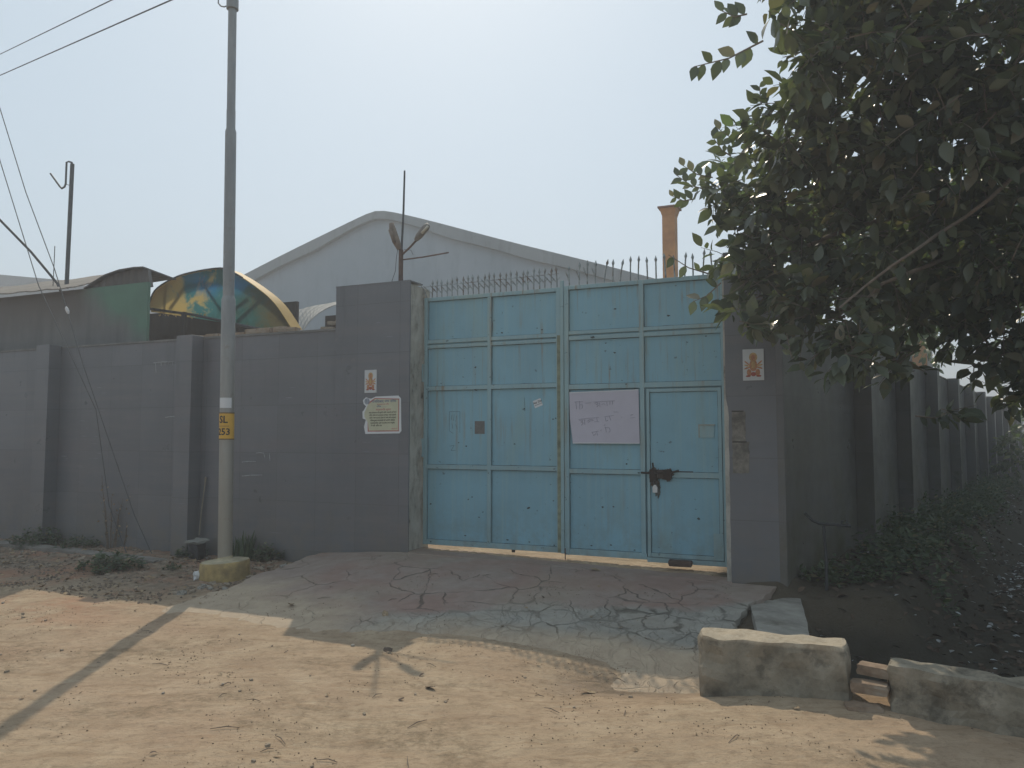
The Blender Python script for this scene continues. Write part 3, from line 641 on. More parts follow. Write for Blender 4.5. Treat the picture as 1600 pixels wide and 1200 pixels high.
SEAMD = simple('seam_dark', (.035, .05, .055), .9, 0, .3, 30)
for a, c_ in ((.046, .844), (.894, 1.699)):
    for z0, z1 in ((.366, 1.199), (1.251, 2.134), (2.186, 2.644), (2.749, 3.219)): ring(gl, a, c_, z0, z1, -.0045, SEAMD)
for a, c_, zz in ((1.849, 2.649, ((.359, 1.179), (1.231, 2.106), (2.164, 2.656), (2.762, 3.228))), (2.701, 3.504, ((2.164, 2.656), (2.762, 3.228)))):
    for z0, z1 in zz: ring(gr, a, c_, z0, z1, -.0045, SEAMD)
for z0, z1 in ((.366, 1.156), (1.214, 2.056)): ring(wd, 2.753, 3.461, z0, z1, .0068, SEAMD)
ring(wd, 2.7165, 3.5015, .322, 2.097, .0272, SEAMD, .005)
CHIPM = simple('bare_primer', (.04, .055, .055), .9, 0, .5, 50)
CHIPS = [(0.22, 2.22), (0.68, 2.4), (0.69, 2.13), (1.46, 2.82), (1.52, 2.8), (1.84, 2.84), (2.38, 2.98), (3.5, 2.93), (2.27, 2.61), (2.37, 2.5), (3.35, 2.63), (2.5, 2.15), (2.13, 2.68), (0.46, 1.51), (0.56, 1.47), (0.59, 0.85), (0.64, 0.88), (0.78, 0.71), (0.73, 0.65), (1.35, 0.78), (1.65, 0.87), (1.65, 1.78), (1.68, 1.79), (1.18, 1.5), (0.09, 0.78), (0.55, 0.43), (1.09, 0.41), (1.36, 0.4), (0.11, 0.34), (1.66, 0.38), (1.83, 0.38), (2.09, 0.4), (2.31, 0.42), (2.57, 0.38), (2.22, 0.82), (2.34, 0.83), (2.49, 1.29), (2.63, 1.2), (2.96, 2.87), (3.25, 0.74), (2.66, 2.8), (1.02, 2.79), (0.85, 0.49), (1.3, 1.9)]
for i, (cs, cz) in enumerate(CHIPS):
    lf = gl if cs < 1.78 else gr; r_ = .007 + .014*abs(mn.noise(Vector((i*3.7, 1, 1)))); poly = []
    for k in range(11):
        a = 2*math.pi*k/11; q = .55 + .9*random.random(); poly.append((cs+r_*1.25*q*math.cos(a), cz+r_*.8*q*math.sin(a)))
    onframe = lf is gr and cs > 2.71 and cz < 2.1
    b = MB(); b.prism(poly, wf, -.0058 if not onframe else .005, -.0040 if not onframe else .0072); part(b, 'paint_chip', CHIPM, lf)
    if any(abs(cz-z) < .03 for z in (3.243, 2.725, 2.665, 2.16, 1.225, .335, 1.205, 2.135)) or cz < .37:
        b = MB(); b.prism(poly, wf, .020, .0275); part(b, 'paint_chip', CHIPM, lf)
gz_ = MB()
for (a, c_) in (((.335,1.88),(.475,1.88)), ((.475,1.88),(.475,1.63)), ((.335,1.88),(.335,1.65)), ((.335,1.65),(.39,1.62)), ((.37,1.84),(.36,1.78)), ((.40,1.85),(.39,1.77)), ((.43,1.83),(.42,1.76)), ((.37,1.74),(.38,1.68)), ((.42,1.73),(.44,1.67)), ((.34,1.47),(.40,1.48)), ((.40,1.48),(.36,1.42)), ((.36,1.42),(.42,1.42)), ((1.30,2.03),(1.31,1.88)), ((1.31,1.88),(1.27,1.90))):
    gz_.tube([wf(a[0], -.0055, a[1]), wf(c_[0], -.0055, c_[1])], .0022, 4)
part(gz_, 'scribble', simple('scribble_grey', (.06, .09, .11), .8), gl)

# ------------------------------------------------------------------ tiles and notice stuck on the pillars
def picture_tile(cs, cz, w, h, t, rot, label):
    r = thing('picture_tile', wf(cs, t, cz-h/2), label, 'tile'); c, q = math.cos(rot), math.sin(rot)
    P = lambda pts: [(cs + (a*c-b_*q)*w, cz + (a*q+b_*c)*h) for a, b_ in pts]
    b = MB(); b.prism(P([(-.5,-.5),(.5,-.5),(.5,.5),(-.5,.5)]), wf, t-.004, t+.006); part(b, 'tile_body', GLAZE, r, bevel=.0015)
    def ell(cx, cy, rx, ry, mat, lv, name, n=14, rot2=0):
        pts = [(cx+rx*math.cos(2*math.pi*i/n)*math.cos(rot2)-ry*math.sin(2*math.pi*i/n)*math.sin(rot2), cy+rx*math.cos(2*math.pi*i/n)*math.sin(rot2)+ry*math.sin(2*math.pi*i/n)*math.cos(rot2)) for i in range(n)]
        b = MB(); b.prism(P(pts), wf, t+.0055, t+.0062+lv*.0003); return part(b, name, mat, r)
    ell(0, .24, .20, .15, OCHREINK, 1, 'printed_halo'); ell(0, .23, .11, .10, ORANGEINK, 2, 'printed_head')
    ell(0, -.02, .19, .19, ORANGEINK, 1, 'printed_torso'); ell(0, .0, .10, .12, OCHREINK, 3, 'printed_sash')
    for sg in (-1, 1):
        for k in range(3): ell(sg*.30, .06-.08*k, .14, .028, OCHREINK if k % 2 else ORANGEINK, 2, 'printed_arm', rot2=sg*(.5-.35*k))
        ell(sg*.20, -.25, .11, .12, ORANGEINK, 2, 'printed_leg', rot2=sg*-.5); ell(sg*.25, -.36, .12, .03, REDPR, 3, 'printed_foot')
    ell(0, -.30, .12, .07, REDPR, 4, 'printed_cloth')
picture_tile(-.537, 2.243, .17, .275, .357, .0, 'narrow white picture tile with an orange seated figure above the yellow notice, left pillar')
picture_tile(3.857, 2.282, .197, .305, .357, .0, 'white picture tile with an orange many-armed figure on the right gate pillar')
nt = thing('notice_poster', wf(-.38, .357, 1.62), 'torn cream public notice with red border and Hindi print on the left pillar', 'poster')
outer = [(-.605, 1.615), (-.13, 1.622), (-.105, 1.65), (-.115, 2.03), (-.15, 2.065), (-.46, 2.06), (-.53, 2.035), (-.56, 2.04), (-.60, 2.055), (-.645, 2.02), (-.635, 1.975), (-.60, 1.945), (-.63, 1.90), (-.65, 1.88), (-.645, 1.80), (-.60, 1.785), (-.625, 1.70)]
b = MB(); b.prism(outer, wf, .3565, .3585); part(b, 'paper', WHITE, nt)
b = MB(); b.prism([(-.572, 1.641), (-.137, 1.645), (-.137, 2.03), (-.48, 2.042), (-.55, 2.0), (-.58, 1.95)], wf, .3585, .3589); part(b, 'red_border', REDINK, nt)
b = MB(); b.prism([(-.555, 1.655), (-.15, 1.658), (-.15, 2.018), (-.47, 2.03), (-.575, 1.96), (-.62, 1.87), (-.62, 1.82), (-.57, 1.75)], wf, .3589, .3593); part(b, 'cream_field', CREAM, nt)
b = MB(); b.prism([(-.585+.038*math.cos(i*.52), 2.005+.038*math.sin(i*.52)) for i in range(12)], wf, .3589, .3595); part(b, 'emblem', simple('emblem_ink', (.25, .28, .33), .7, 0, .5, 90), nt)
TX = lambda bd, sz, m_, s_, z_, sx=1.: text('print', bd, sz, m_, onwall(s_, .3597, z_, .01), nt, sx, .0002)
TX('गाजियाबाद नगर निगम', .042, BLUEINK, -.35, 2.0); TX('कार्यालय नगर निगम', .022, REDINK, -.36, 1.965); TX('दिनांक ............', .026, BLUEINK, -.38, 1.94); TX('सार्वजनिक सूचना', .032, REDINK, -.355, 1.902)
for i, ln in enumerate(['सर्व साधारण को सूचित किया जाता है कि नगर', 'निगम सीमा के अन्तर्गत समस्त भवन स्वामी', 'अपने भवन का कर समय से जमा करें अन्यथा', 'नियमानुसार कार्यवाही की जायेगी जिसका', 'उत्तरदायित्व स्वयं का होगा तथा जनहित', 'में जारी  किया गया', '']): TX(ln, .024, INK, -.365 if i < 5 else -.45, 1.868-.031*i, .95)
TX('आज्ञा से', .022, REDINK, -.2, 1.675)

# ------------------------------------------------------------------ threshold brick
b = MB(); b.rock(wf(3.065, .06, .285), (.235, .11, .062), -A+.05, .03)
one('loose_brick', b, DKBRICK, wf(3.065, .06, .255), 'dark brick wedged under the wicket door of the blue gate', 'brick')

# ------------------------------------------------------------------ street lamp
LX, LY = -3.20, 8.68
sl = thing('street_lamp', (LX, LY, 0), 'tall stepped galvanised street lamp pole on a round yellow concrete plinth', 'street lamp')
def pole_x(z): return LX - .011*z
def lathe(b, prof, n=28, cx=lambda z: LX, cy=LY):
    vs = [(cx(z)+r*math.cos(2*math.pi*k/n), cy+r*math.sin(2*math.pi*k/n), z) for r, z in prof for k in range(n)]
    b.add(vs, [(i*n+k, i*n+(k+1) % n, (i+1)*n+(k+1) % n, (i+1)*n+k) for i in range(len(prof)-1) for k in range(n)]); return b
b = MB(); lathe(b, [(.265, -.2), (.272, .0), (.268, .15), (.265, .19), (.255, .205)])
for i, v in enumerate(b.v):
    b.v[i] = v + Vector((mn.noise(v*5)*.008, mn.noise(v*5+Vector((5,5,5)))*.008, (v.x-LX)*.06 if v.z > .1 else 0))
part(b, 'plinth', PLINTH, sl, smooth=True)
b = MB(); lathe(b, [(.256, .204), (.12, .216), (.085, .23), (.075, .26)])
for i, v in enumerate(b.v): b.v[i] = v + Vector((0, 0, (v.x-LX)*.06 + .004*mn.noise(v*9)))
part(b, 'plinth_top', PLINTHT, sl)
b = MB(); lathe(b, [(.078, .2), (.0775, 3.13), (.072, 3.155), (.0635, 3.18)], cx=pole_x); part(b, 'lower_pole', GALV, sl, smooth=True)
b = MB(); lathe(b, [(.0635, 3.17), (.062, 5.10), (.058, 5.12), (.050, 5.14), (.050, 5.36), (.0475, 5.37), (.047, 7.3)], cx=pole_x); part(b, 'upper_pole', GALV, sl, smooth=True)
b = MB(); lathe(b, [(.05, 6.57), (.068, 6.575), (.068, 6.69), (.05, 6.695)], cx=pole_x); part(b, 'collar', GALV, sl)
b = MB(); b.tube([(pole_x(6.4)-.06, LY, 6.62), (pole_x(6.4)-.10, LY, 6.605), (pole_x(6.4)-.14, LY, 6.615), (pole_x(6.4)-.17, LY, 6.65), (pole_x(6.4)-.17, LY, 6.74)], .008, 6); part(b, 'hook', GALV, sl)
b = MB(); b.tube([(pole_x(7.2), LY, 7.25), (pole_x(7.2), LY-.1, 7.5), (pole_x(7.2), LY-.9, 7.8), (pole_x(7.2), LY-1.1, 7.83)], .028, 8); part(b, 'arm', GALV, sl)
b = MB(); b.rock((pole_x(7.2), LY-1.4, 7.83), (.24, .62, .09), 0, .0); hd = part(b, 'lamp_head', LAMPG, sl)
def curved(z0, z1, a0, a1, r, mat, name, n=18, par=sl):
    b = MB(); vs = []
    for i in range(n+1):
        a = a0 + (a1-a0)*i/n
        for rr in (r, r+.003):
            for z in (z0, z1): vs.append((pole_x(z)+rr*math.sin(a), LY-rr*math.cos(a), z))
    fs = []
    for i in range(n):
        o = i*4; p = o+4; fs += [(o+2, p+2, p+3, o+3), (o, o+1, p+1, p), (o+1, o+3, p+3, p+1), (o, p, p+2, o+2)]
    b.add(vs, fs + [(0,2,3,1), (n*4, n*4+1, n*4+3, n*4+2)]); return part(b, name, mat, par)
va = math.atan2(0-pole_x(2), LY)     # direction of the road seen from the pole, used as the plate's facing
np_ = curved(1.55, 1.855, -1.9, va+1.35, .0785, YPLATE, 'number_plate')
b = MB()
curved(1.55, 1.562, -1.9, va+1.35, .0813, simple('plate_edge', (.16, .09, .02), .6), 'plate_rim', par=np_); curved(1.843, 1.855, -1.9, va+1.35, .0813, simple('plate_edge2', (.16, .09, .02), .6), 'plate_rim', par=np_)
def onpole(aoff, z): return lambda x, y, d: Vector((pole_x(z)+(.0850+d)*math.sin(aoff + x/.082), LY-(.0850+d)*math.cos(aoff + x/.082), z+y))
text('lettering', 'SL', .112, INK, onpole(va-.50, 1.772), np_, .95, .0004); text('lettering', '253', .105, INK, onpole(va-.45, 1.635), np_, .95, .0004)
curved(1.70, 1.704, va-1.6, va+.3, .0820, INK, 'divider', par=np_)
curved(1.905, 2.02, va-1.25, va+.62, .0782, WHITE, 'blank_sticker')

# ------------------------------------------------------------------ lamps on the left pillar
lp = thing('pillar_lamp', wf(-.265, .15, 3.43), 'rusty post with two small lamp heads on top of the left gate pillar', 'lamp')
T = .15
b = MB(); b.tube([wf(-.262, T, 3.40), wf(-.262, T, 3.86)], .028, 8); part(b, 'post', RUSTM, lp)
b = MB(); b.tube([wf(-.255, T, 3.84), wf(-.232, T, 4.35), wf(-.222, T, 4.84)], [.014, .013, .011], 7); part(b, 'rod', DARKM, lp)
b = MB(); b.tube([wf(-.245, T, 3.80), wf(-.12, T+.02, 3.875), wf(.0, T+.05, 3.96)], .013, 7); part(b, 'arm', RUSTM, lp)
b = MB(); b.tube([wf(-.03, T+.045, 3.945), wf(.02, T+.06, 3.985), wf(.14, T+.09, 4.075), wf(.175, T+.10, 4.10)], [.024, .042, .045, .026], 9); h_ = part(b, 'lamp_head', LAMPG, lp, smooth=True)
b = MB(); b.tube([wf(.085, T+.10, 4.005), wf(.18, T+.12, 4.075)], [.018, .016], 8); part(b, 'lens', LENS, h_, smooth=True)
b = MB(); b.tube([wf(-.268, T+.03, 3.86), wf(-.29, T+.05, 3.93), wf(-.325, T+.10, 4.10), wf(-.335, T+.11, 4.17)], [.028, .046, .042, .028], 9); h_ = part(b, 'lamp_head', LAMPR, lp, smooth=True)
b = MB(); b.tube([wf(-.297, T+.10, 3.93), wf(-.328, T+.15, 4.08)], .022, 8); part(b, 'lens', LAMPR, h_, smooth=True)
b = MB(); b.tube([wf(-.23, T, 3.735), wf(.05, T+.02, 3.735), wf(.41, T+.03, 3.755)], .009, 6); part(b, 'bracket_rod', RUSTM, lp)
b = MB(); b.tube([wf(-.285, T+.03, 3.9), wf(-.31, T+.03, 3.75), wf(-.32, T+.03, 3.6), wf(-.37, T+.05, 3.435)], .0035, 5); b.tube([wf(-.22, T, 3.86), wf(-.12, T, 3.84), wf(-.09, T, 3.78)], .003, 5); part(b, 'cable', CABLE, lp)

# ------------------------------------------------------------------ side wall running back along the drain
sw = thing('side_wall', sf(0, 0, 0), 'dark stained tiled wall with many piers running back along the shady drain', 'wall')
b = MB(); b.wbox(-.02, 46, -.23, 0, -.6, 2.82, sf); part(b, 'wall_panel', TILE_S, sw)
b = MB(); b.wbox(-.02, 46, -.245, .02, 2.82, 2.85, sf); part(b, 'coping', CONC, sw)
for k in (2.92, 5.8, 8.9, 12.2, 15.5, 18.8, 22.1, 25.4, 28.7, 32, 35.3, 38.6):
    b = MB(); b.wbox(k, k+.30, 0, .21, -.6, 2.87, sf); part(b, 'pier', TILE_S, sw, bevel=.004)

# ------------------------------------------------------------------ buildings behind
wh = thing('warehouse', wf(-12.6, -18, 0), 'large pale grey blue warehouse with a low gable and rounded parapet behind the gate', 'building')
def gab(off=0, dz=0):
    pts = [(-25.2+off, 6.6)]
    xs = np.linspace(-25.2+off, -.4-off, 60)
    for x in xs:
        d = abs(x+12.5); slope = .340 if x > -12.5 else .318
        if x > -12.5: d += .0
        z = 10.82 - slope*math.sqrt(d*d+.2) + .012*math.sin((x+12)*.9); pts.append((float(x), z-dz))
    pts.append((-.4-off, 0)); pts.append((-25.2+off, 0)); return pts[1:]
b = MB(); b.prism(gab(0, .06)[::-1], wf, -18-30, -18); part(b, 'wall', WARE, wh)
g = gab(); topc = g[:-2]; n = len(topc)
b = MB()
lower = [(x, z - (.30 + .16*sstep(0, 3.5, abs(x+12.5)) + .02*math.sin(x*1.9)) ) for x, z in topc]
vs = [wf(x, -17.78, z) for x, z in topc] + [wf(x, -17.78, z) for x, z in lower] + [wf(x, -18.02, z) for x, z in topc] + [wf(x, -18.02, z) for x, z in lower]
b.add(vs, [(i, n+i, n+i+1, i+1) for i in range(n-1)] + [(2*n+i, i, i+1, 2*n+i+1) for i in range(n-1)] + [(n+i, 3*n+i, 3*n+i+1, n+i+1) for i in range(n-1)] + [(0, 2*n, 3*n, n), (n-1, 2*n-1, 4*n-1, 3*n-1)])
part(b, 'parapet_band', WAREB, wh)

sh = thing('shed', wf(-7.5, -.15, 0), 'low shed with a green stained wall and corrugated roof behind the grey wall at left', 'building')
b = MB(); b.wbox(-14, -4.735, -.11, -.06, 0, 3.86); part(b, 'wall', SHEDW, sh)
def strip(c0, c1, fr=wf, th=.02, sub=1):
    n = len(c0); vs = [fr(*p) for p in c0] + [fr(*p) for p in c1]; vs += [v - Vector((0, 0, th)) for v in vs]
    b = MB(); f = [(i, i+1, n+i+1, n+i) for i in range(n-1)]
    b.add(vs, f + [tuple(k+2*n for k in reversed(q)) for q in f] + [(i+1, i, 2*n+i, 2*n+i+1) for i in range(n-1)] + [(n+i, n+i+1, 3*n+i+1, 3*n+i) for i in range(n-1)] + [(0, n, 3*n, 2*n), (2*n-1, n-1, 3*n-1, 4*n-1)])
    return b
e0 = [(x, .12, 3.86 + .008*math.sin(x*11) + .006*(-6.1-x)*2) for x in np.linspace(-14, -6.05, 50)]; e1 = [(x, -2.6, 4.80 + .01*math.sin(x*4)) for x in np.linspace(-16, -8.0, 50)]
part(strip(e0, e1), 'roof', ROOF1, sh)
arc = [(-6.05, 3.87), (-5.85, 3.95), (-5.6, 4.04), (-5.3, 4.09), (-5.0, 4.10), (-4.8, 4.09)]
e0 = [(x, -.02, z) for x, z in arc]; e1 = [(x-.5, -1.1, z+.06) for x, z in arc]
part(strip(e0, e1), 'arched_roof', ROOF2, sh)
b = MB(); b.prism([(-6.05, 3.84), (-4.735, 3.80), (-4.8, 4.06), (-5.0, 4.08), (-5.3, 4.07), (-5.6, 4.02), (-5.85, 3.93)], wf, -.16, -.10); part(b, 'arched_gable', ROOF2, sh)

ca = thing('arched_canopy', wf(-4.4, -1.2, 2.9), 'arched fibreglass canopy painted yellow, blue and green above the grey wall', 'canopy')
def bez(pts, n=40):
    out = []; P_ = [Vector((a, b_)) for a, b_ in pts]; P_ = [P_[0]*2-P_[1]] + P_ + [P_[-1]*2-P_[-2]]; m_ = len(P_)-3
    for i in range(n+1):
        u = i/n*m_; k = min(int(u), m_-1); f = u-k; a, b_, c, d = P_[k:k+4]
        q = .5*((2*b_)+(c-a)*f+(2*a-5*b_+4*c-d)*f*f+(3*b_-a-3*c+d)*f**3); out.append((q.x, q.y))
    return out
arch = bez([(-6.0, 3.74), (-5.86, 4.0), (-5.5, 4.16), (-5.1, 4.235), (-4.45, 4.255), (-4.15, 4.15), (-3.72, 3.90), (-3.35, 3.62), (-3.02, 3.22)])
b = MB(); b.prism((arch + [(-3.45, 3.22), (-5.0, 3.50), (-5.95, 3.66)])[::-1], wf, -1.212, -1.2); part(b, 'gable_sheet', CANOPY, ca)
e0 = [(x, -1.19, z+.015) for x, z in arch]; e1 = [(x, -1.45, z+.015) for x, z in arch]; part(strip(e0, e1, th=.012), 'roof_sheet', YEL, ca)
b = MB(); b.tube([wf(x, -1.18, z+.012) for x, z in arch[:28]], .014, 6); part(b, 'rim', DARKM, ca)
b = MB(); b.tube([wf(x, -1.18, z) for x, z in [(-5.97, 3.71), (-5.0, 3.55), (-3.45, 3.2), (-3.0, 3.2)]], .022, 6); part(b, 'bottom_rail', DARKM, ca)
b = MB()
for a, c_ in (((-5.68,3.62),(-5.62,4.1)), ((-5.55,3.7),(-5.2,4.05)), ((-5.2,4.05),(-4.6,4.05)), ((-4.9,4.15),(-4.35,3.5)), ((-4.35,3.5),(-3.9,3.75)), ((-4.1,3.4),(-3.6,3.75))): b.tube([wf(a[0], -1.235, a[1]), wf(c_[0], -1.235, c_[1])], .022, 5)
part(b, 'truss', DARKM, ca)
b = MB(); b.wbox(-8.5, -3.42, -1.86, -1.8, 2.2, 3.76); part(b, 'opening_shade', DARKIN, ca)  # dark board standing in for the shade inside the opening
b = MB(); b.wbox(-5.2, -5.14, -1.19, -1.13, 2.3, 3.6); part(b, 'jamb', DARKIN, ca)  # coloured dark to blend with the painted shade of the opening
for s_ in (-4.35, -4.15, -3.9, -3.55):
    b = MB(); b.tube([wf(s_, -1.5, 2.2), wf(s_, -1.5, 3.5)], .013, 6); part(b, 'bar', RUSTM, ca)
b = MB()
for i in range(46):
    s_ = random.uniform(-5.85, -4.75); z_ = 3.64 - (s_+5.9)*.12 + random.uniform(-.03, .05); b.prism([(s_, z_), (s_+random.uniform(.02, .06), z_+.005), (s_+.03, z_-random.uniform(.01, .03))], wf, -1.19, -1.187)
part(b, 'torn_edge', YEL, ca)

vh = thing('vaulted_shed', wf(-4.6, -4, 2.6), 'small shed with a pale curved sheet roof between the canopy and the left pillar', 'building')
k0 = bez([(-5.06, 3.64), (-4.85, 3.86), (-4.6, 4.01), (-4.22, 4.12), (-3.3, 4.2)], 16); k1 = bez([(-5.95, 3.98), (-5.5, 4.06), (-5.0, 4.10), (-4.4, 4.16), (-3.3, 4.22)], 16)
e0 = [(x, -4.0, z) for x, z in k0]; e1 = [(x-.1, -4.9, z+.24) for x, z in k1]; part(strip(e0, e1), 'roof', VAULT, vh)
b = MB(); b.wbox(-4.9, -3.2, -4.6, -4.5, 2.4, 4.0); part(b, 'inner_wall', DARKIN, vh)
b = MB()
for i in range(12): b.rock(wf(-4.75+random.uniform(0, .7), -4.2, 3.62+random.uniform(0, .22)), (.16, .12, .07), random.uniform(-.5, .5), .1)
part(b, 'stacked_rubble', STONE, vh)

b = MB(); b.prism([(-75, 0), (-46.5, 0), (-46.5, 12.6), (-48, 13.0), (-60, 14.7), (-75, 15.2)], wf, -45, -30)
one('distant_shed', b, simple('far_roof', (.14, .16, .18), .9), wf(-55, -30, 0), 'distant low grey roof just above the corrugated shed at the far left', 'building')

oc = thing('chimney', wf(1.73, -6, 0), 'square orange chimney shaft with a flared flat cap above the gate spikes', 'chimney')
b = MB(); b.wbox(1.615, 1.855, -6.24, -6.0, 0, 5.70); part(b, 'shaft', ORANGEP, oc, bevel=.006)
b = MB(); c0 = [wf(1.615,-6,5.70), wf(1.855,-6,5.70), wf(1.855,-6.24,5.70), wf(1.615,-6.24,5.70)]; c1 = [wf(1.575,-5.96,5.84), wf(1.895,-5.96,5.84), wf(1.895,-6.28,5.84), wf(1.575,-6.28,5.84)]; b.hexa(c0+c1); part(b, 'flare', ORANGEP, oc)
b = MB(); b.wbox(1.545, 1.925, -6.31, -5.93, 5.84, 5.87); part(b, 'cap', simple('cap_brown', (.24, .13, .09), .8), oc)

fb = thing('factory_block', (12, 24, 0), 'white factory block with orange columns glimpsed through the leaves beyond the side wall', 'building')
def wbx(b, x0, x1, y0, y1, z0, z1): return b.hexa([(x0,y0,z0),(x1,y0,z0),(x1,y1,z0),(x0,y1,z0),(x0,y0,z1),(x1,y0,z1),(x1,y1,z1),(x0,y1,z1)])
b = MB(); wbx(b, 7.5, 13.2, 24, 28, 0, 4.7); part(b, 'wall', WHITEW, fb)
for x in (9.2, 12.55): b = MB(); wbx(b, x, x+.32, 23.7, 24.0, 0, 5.9 if x > 12 else 5.2); part(b, 'column', ORANGEP, fb)
b = MB(); wbx(b, 11.1, 11.9, 23.94, 23.97, 3.6, 4.5); part(b, 'slatted_shutter', BLUES, fb)

# rooftop hook pole and rod
hp = thing('hook_pole', wf(-7.22, -.6, 4.15), 'steel pole with a bent hook at its top standing on the corrugated roof', 'pole')
b = MB(); b.tube([wf(-7.225, -.6, 4.05), wf(-7.20, -.6, 6.17)], .034, 8); part(b, 'post', DARKM, hp)
b = MB(); b.tube([wf(-7.20, -.6, 6.12), wf(-7.215, -.6, 6.20), wf(-7.29, -.6, 6.225), wf(-7.345, -.6, 6.22), wf(-7.345, -.6, 5.85), wf(-7.37, -.6, 5.80), wf(-7.44, -.6, 5.78), wf(-7.49, -.6, 5.82), wf(-7.74, -.6, 6.08)], .016, 7); part(b, 'hook', DARKM, hp)
b = MB(); b.tube([wf(-7.34, -.6, 5.84), wf(-7.22, -.6, 5.80)], .006, 5); part(b, 'tie', DARKM, hp)
b = MB(); b.tube([wf(-7.56, -.6, 4.1), wf(-7.555, -.6, 4.80)], .007, 5); one('roof_rod', b, DARKM, wf(-7.56, -.6, 4.1), 'thin short rod sticking up from the corrugated roof beside the hook pole', 'rod')

# ------------------------------------------------------------------ wires
def wire(name, pts, r, label, mat=WIREM, cat='wire', group=None):
    b = MB(); b.tube(pts, r, 6); return one(name, b, mat, pts[0], label, cat, group)
def sag(a, c, d, n=14): a, c = Vector(a), Vector(c); return [a.lerp(c, i/n) - Vector((0, 0, d*4*(i/n)*(1-i/n))) for i in range(n+1)]
wire('overhead_wire', sag((-15.54, 20, 10.39), (2.25, 2, 4.24), .0), .009, 'lower of two overhead wires crossing the top left of the sky')
wire('overhead_wire', sag((-15.78, 21, 11.64), (1.51, 2, 4.1), .0), .008, 'upper and fainter of two overhead wires crossing the top left of the sky')
wire('stay_wire', [(-4.70, 10.2, .0), (-4.97, 10.2, .55), (-5.72, 10.2, 2.54), (-5.96, 10.2, 3.27), (-6.15, 10.2, 3.83), (-6.58, 10.2, 4.88), (-6.98, 10.2, 6.04), (-7.7, 10.2, 8.0)], .006, 'right hand stay wire slanting down in front of the wall with an insulator')
b = MB(); b.tube([(-5.94, 10.2, 3.22), (-5.95, 10.2, 3.25), (-5.967, 10.2, 3.29), (-5.975, 10.2, 3.32)], [.01, .022, .022, .01], 8); one('insulator', b, PLASTICW, (-5.9, 10.2, 3.27), 'small white insulator threaded on the stay wire above the grey wall', 'insulator')
wire('stay_wire', [(-5.09, 10.3, .0), (-5.36, 10.3, .67), (-5.58, 10.3, 1.94), (-6.42, 10.3, 3.63), (-7.02, 10.3, 5.36), (-7.5, 10.3, 6.8)], .006, 'left hand stay wire slanting down in front of the wall')
wire('service_cable', [(-9.2, 12.2, 6.0), (-8.13, 12.2, 4.93), (-7.75, 12.2, 4.55), (-7.3, 12.2, 4.03), (-7.06, 12.1, 3.62), (-6.95, 12.0, 3.45), (-6.95, 11.95, 3.15)], .02, 'thick black service cable drooping onto the shed wall at left', CABLE, 'cable')

# ------------------------------------------------------------------ broken parapet blocks, rubble
def slab(name, P, z0, z1, mat, label, cat, seg=(12, 4, 5), jit=.012, seed=0):
    # P: four ground corners (front-left, front-right, back-right, back-left); top heights z1 for left/right
    b = MB(); nx_, ny_, nz_ = seg; idx = {}; vs = []; fs = []
    def vid(i, j, k):
        if (i, j, k) not in idx:
            u, v, w = i/nx_, j/ny_, k/nz_; f = Vector(P[0]).lerp(Vector(P[1]), u); g_ = Vector(P[3]).lerp(Vector(P[2]), u); q = f.lerp(g_, v)
            zt = z1[0]*(1-u) + z1[1]*u; q = Vector((q.x, q.y, z0*(1-w) + zt*w)); p = q*7+Vector((seed,)*3)
            q += Vector((mn.noise(p), mn.noise(p+Vector((9,0,0))), mn.noise(p+Vector((0,9,0)))*.8))*jit*1.6
            ed = sum((i in (0, nx_), j in (0, ny_), k == nz_)); 
            if ed >= 2:
                cen = (Vector(P[0])+Vector(P[1])+Vector(P[2])+Vector(P[3]))/4; cen.z = q.z-.1; q = q.lerp(cen, .03 + .05*max(0, mn.noise(q*13)))
            idx[(i, j, k)] = len(vs); vs.append(q)
        return idx[(i, j, k)]
    for i in range(nx_):
        for j in range(ny_):
            fs.append((vid(i,j,nz_), vid(i+1,j,nz_), vid(i+1,j+1,nz_), vid(i,j+1,nz_)))
        for k in range(nz_):
            fs.append((vid(i,0,k), vid(i+1,0,k), vid(i+1,0,k+1), vid(i,0,k+1))); fs.append((vid(i+1,ny_,k), vid(i,ny_,k), vid(i,ny_,k+1), vid(i+1,ny_,k+1)))
    for j in range(ny_):
        for k in range(nz_):
            fs.append((vid(0,j+1,k), vid(0,j,k), vid(0,j,k+1), vid(0,j+1,k+1))); fs.append((vid(nx_,j,k), vid(nx_,j+1,k), vid(nx_,j+1,k+1), vid(nx_,j,k+1)))
    b.add(vs, fs); return one(name, b, mat, (P[0][0], P[0][1], z0), label, cat)
slab('broken_parapet', [(1.20,5.02,0),(2.02,4.70,0),(2.12,4.92,0),(1.27,5.27,0)], -.35, (.315, .325), BLOCK, 'long broken cement block with a sunlit top beside the drain, nearer the gate', 'concrete block', (24, 7, 13), .021, 1)
slab('broken_parapet', [(2.18,4.56,0),(3.05,4.02,0),(3.14,4.22,0),(2.28,4.76,0)], -.35, (.27, .25), BLOCK, 'second cement block with exposed brick end at the lower right beside the drain', 'concrete block', (24, 7, 13), .022, 4)
for i, (x, y, z, yw, lab) in enumerate([(2.12, 4.66, .11, -.5, 'upper loose brick bedded at the left end of the second cement block'), (2.05, 4.60, -.0, -.2, 'lower loose brick in the gap between the two cement blocks'), (2.19, 4.72, .19, -.75, 'thin brick piece topmost in the gap between the cement blocks')]):
    b = MB(); b.rock((x, y, z), (.2, .11, .06), yw, .06); one('loose_brick', b, BRICK, (x, y, z-.03), lab, 'brick')
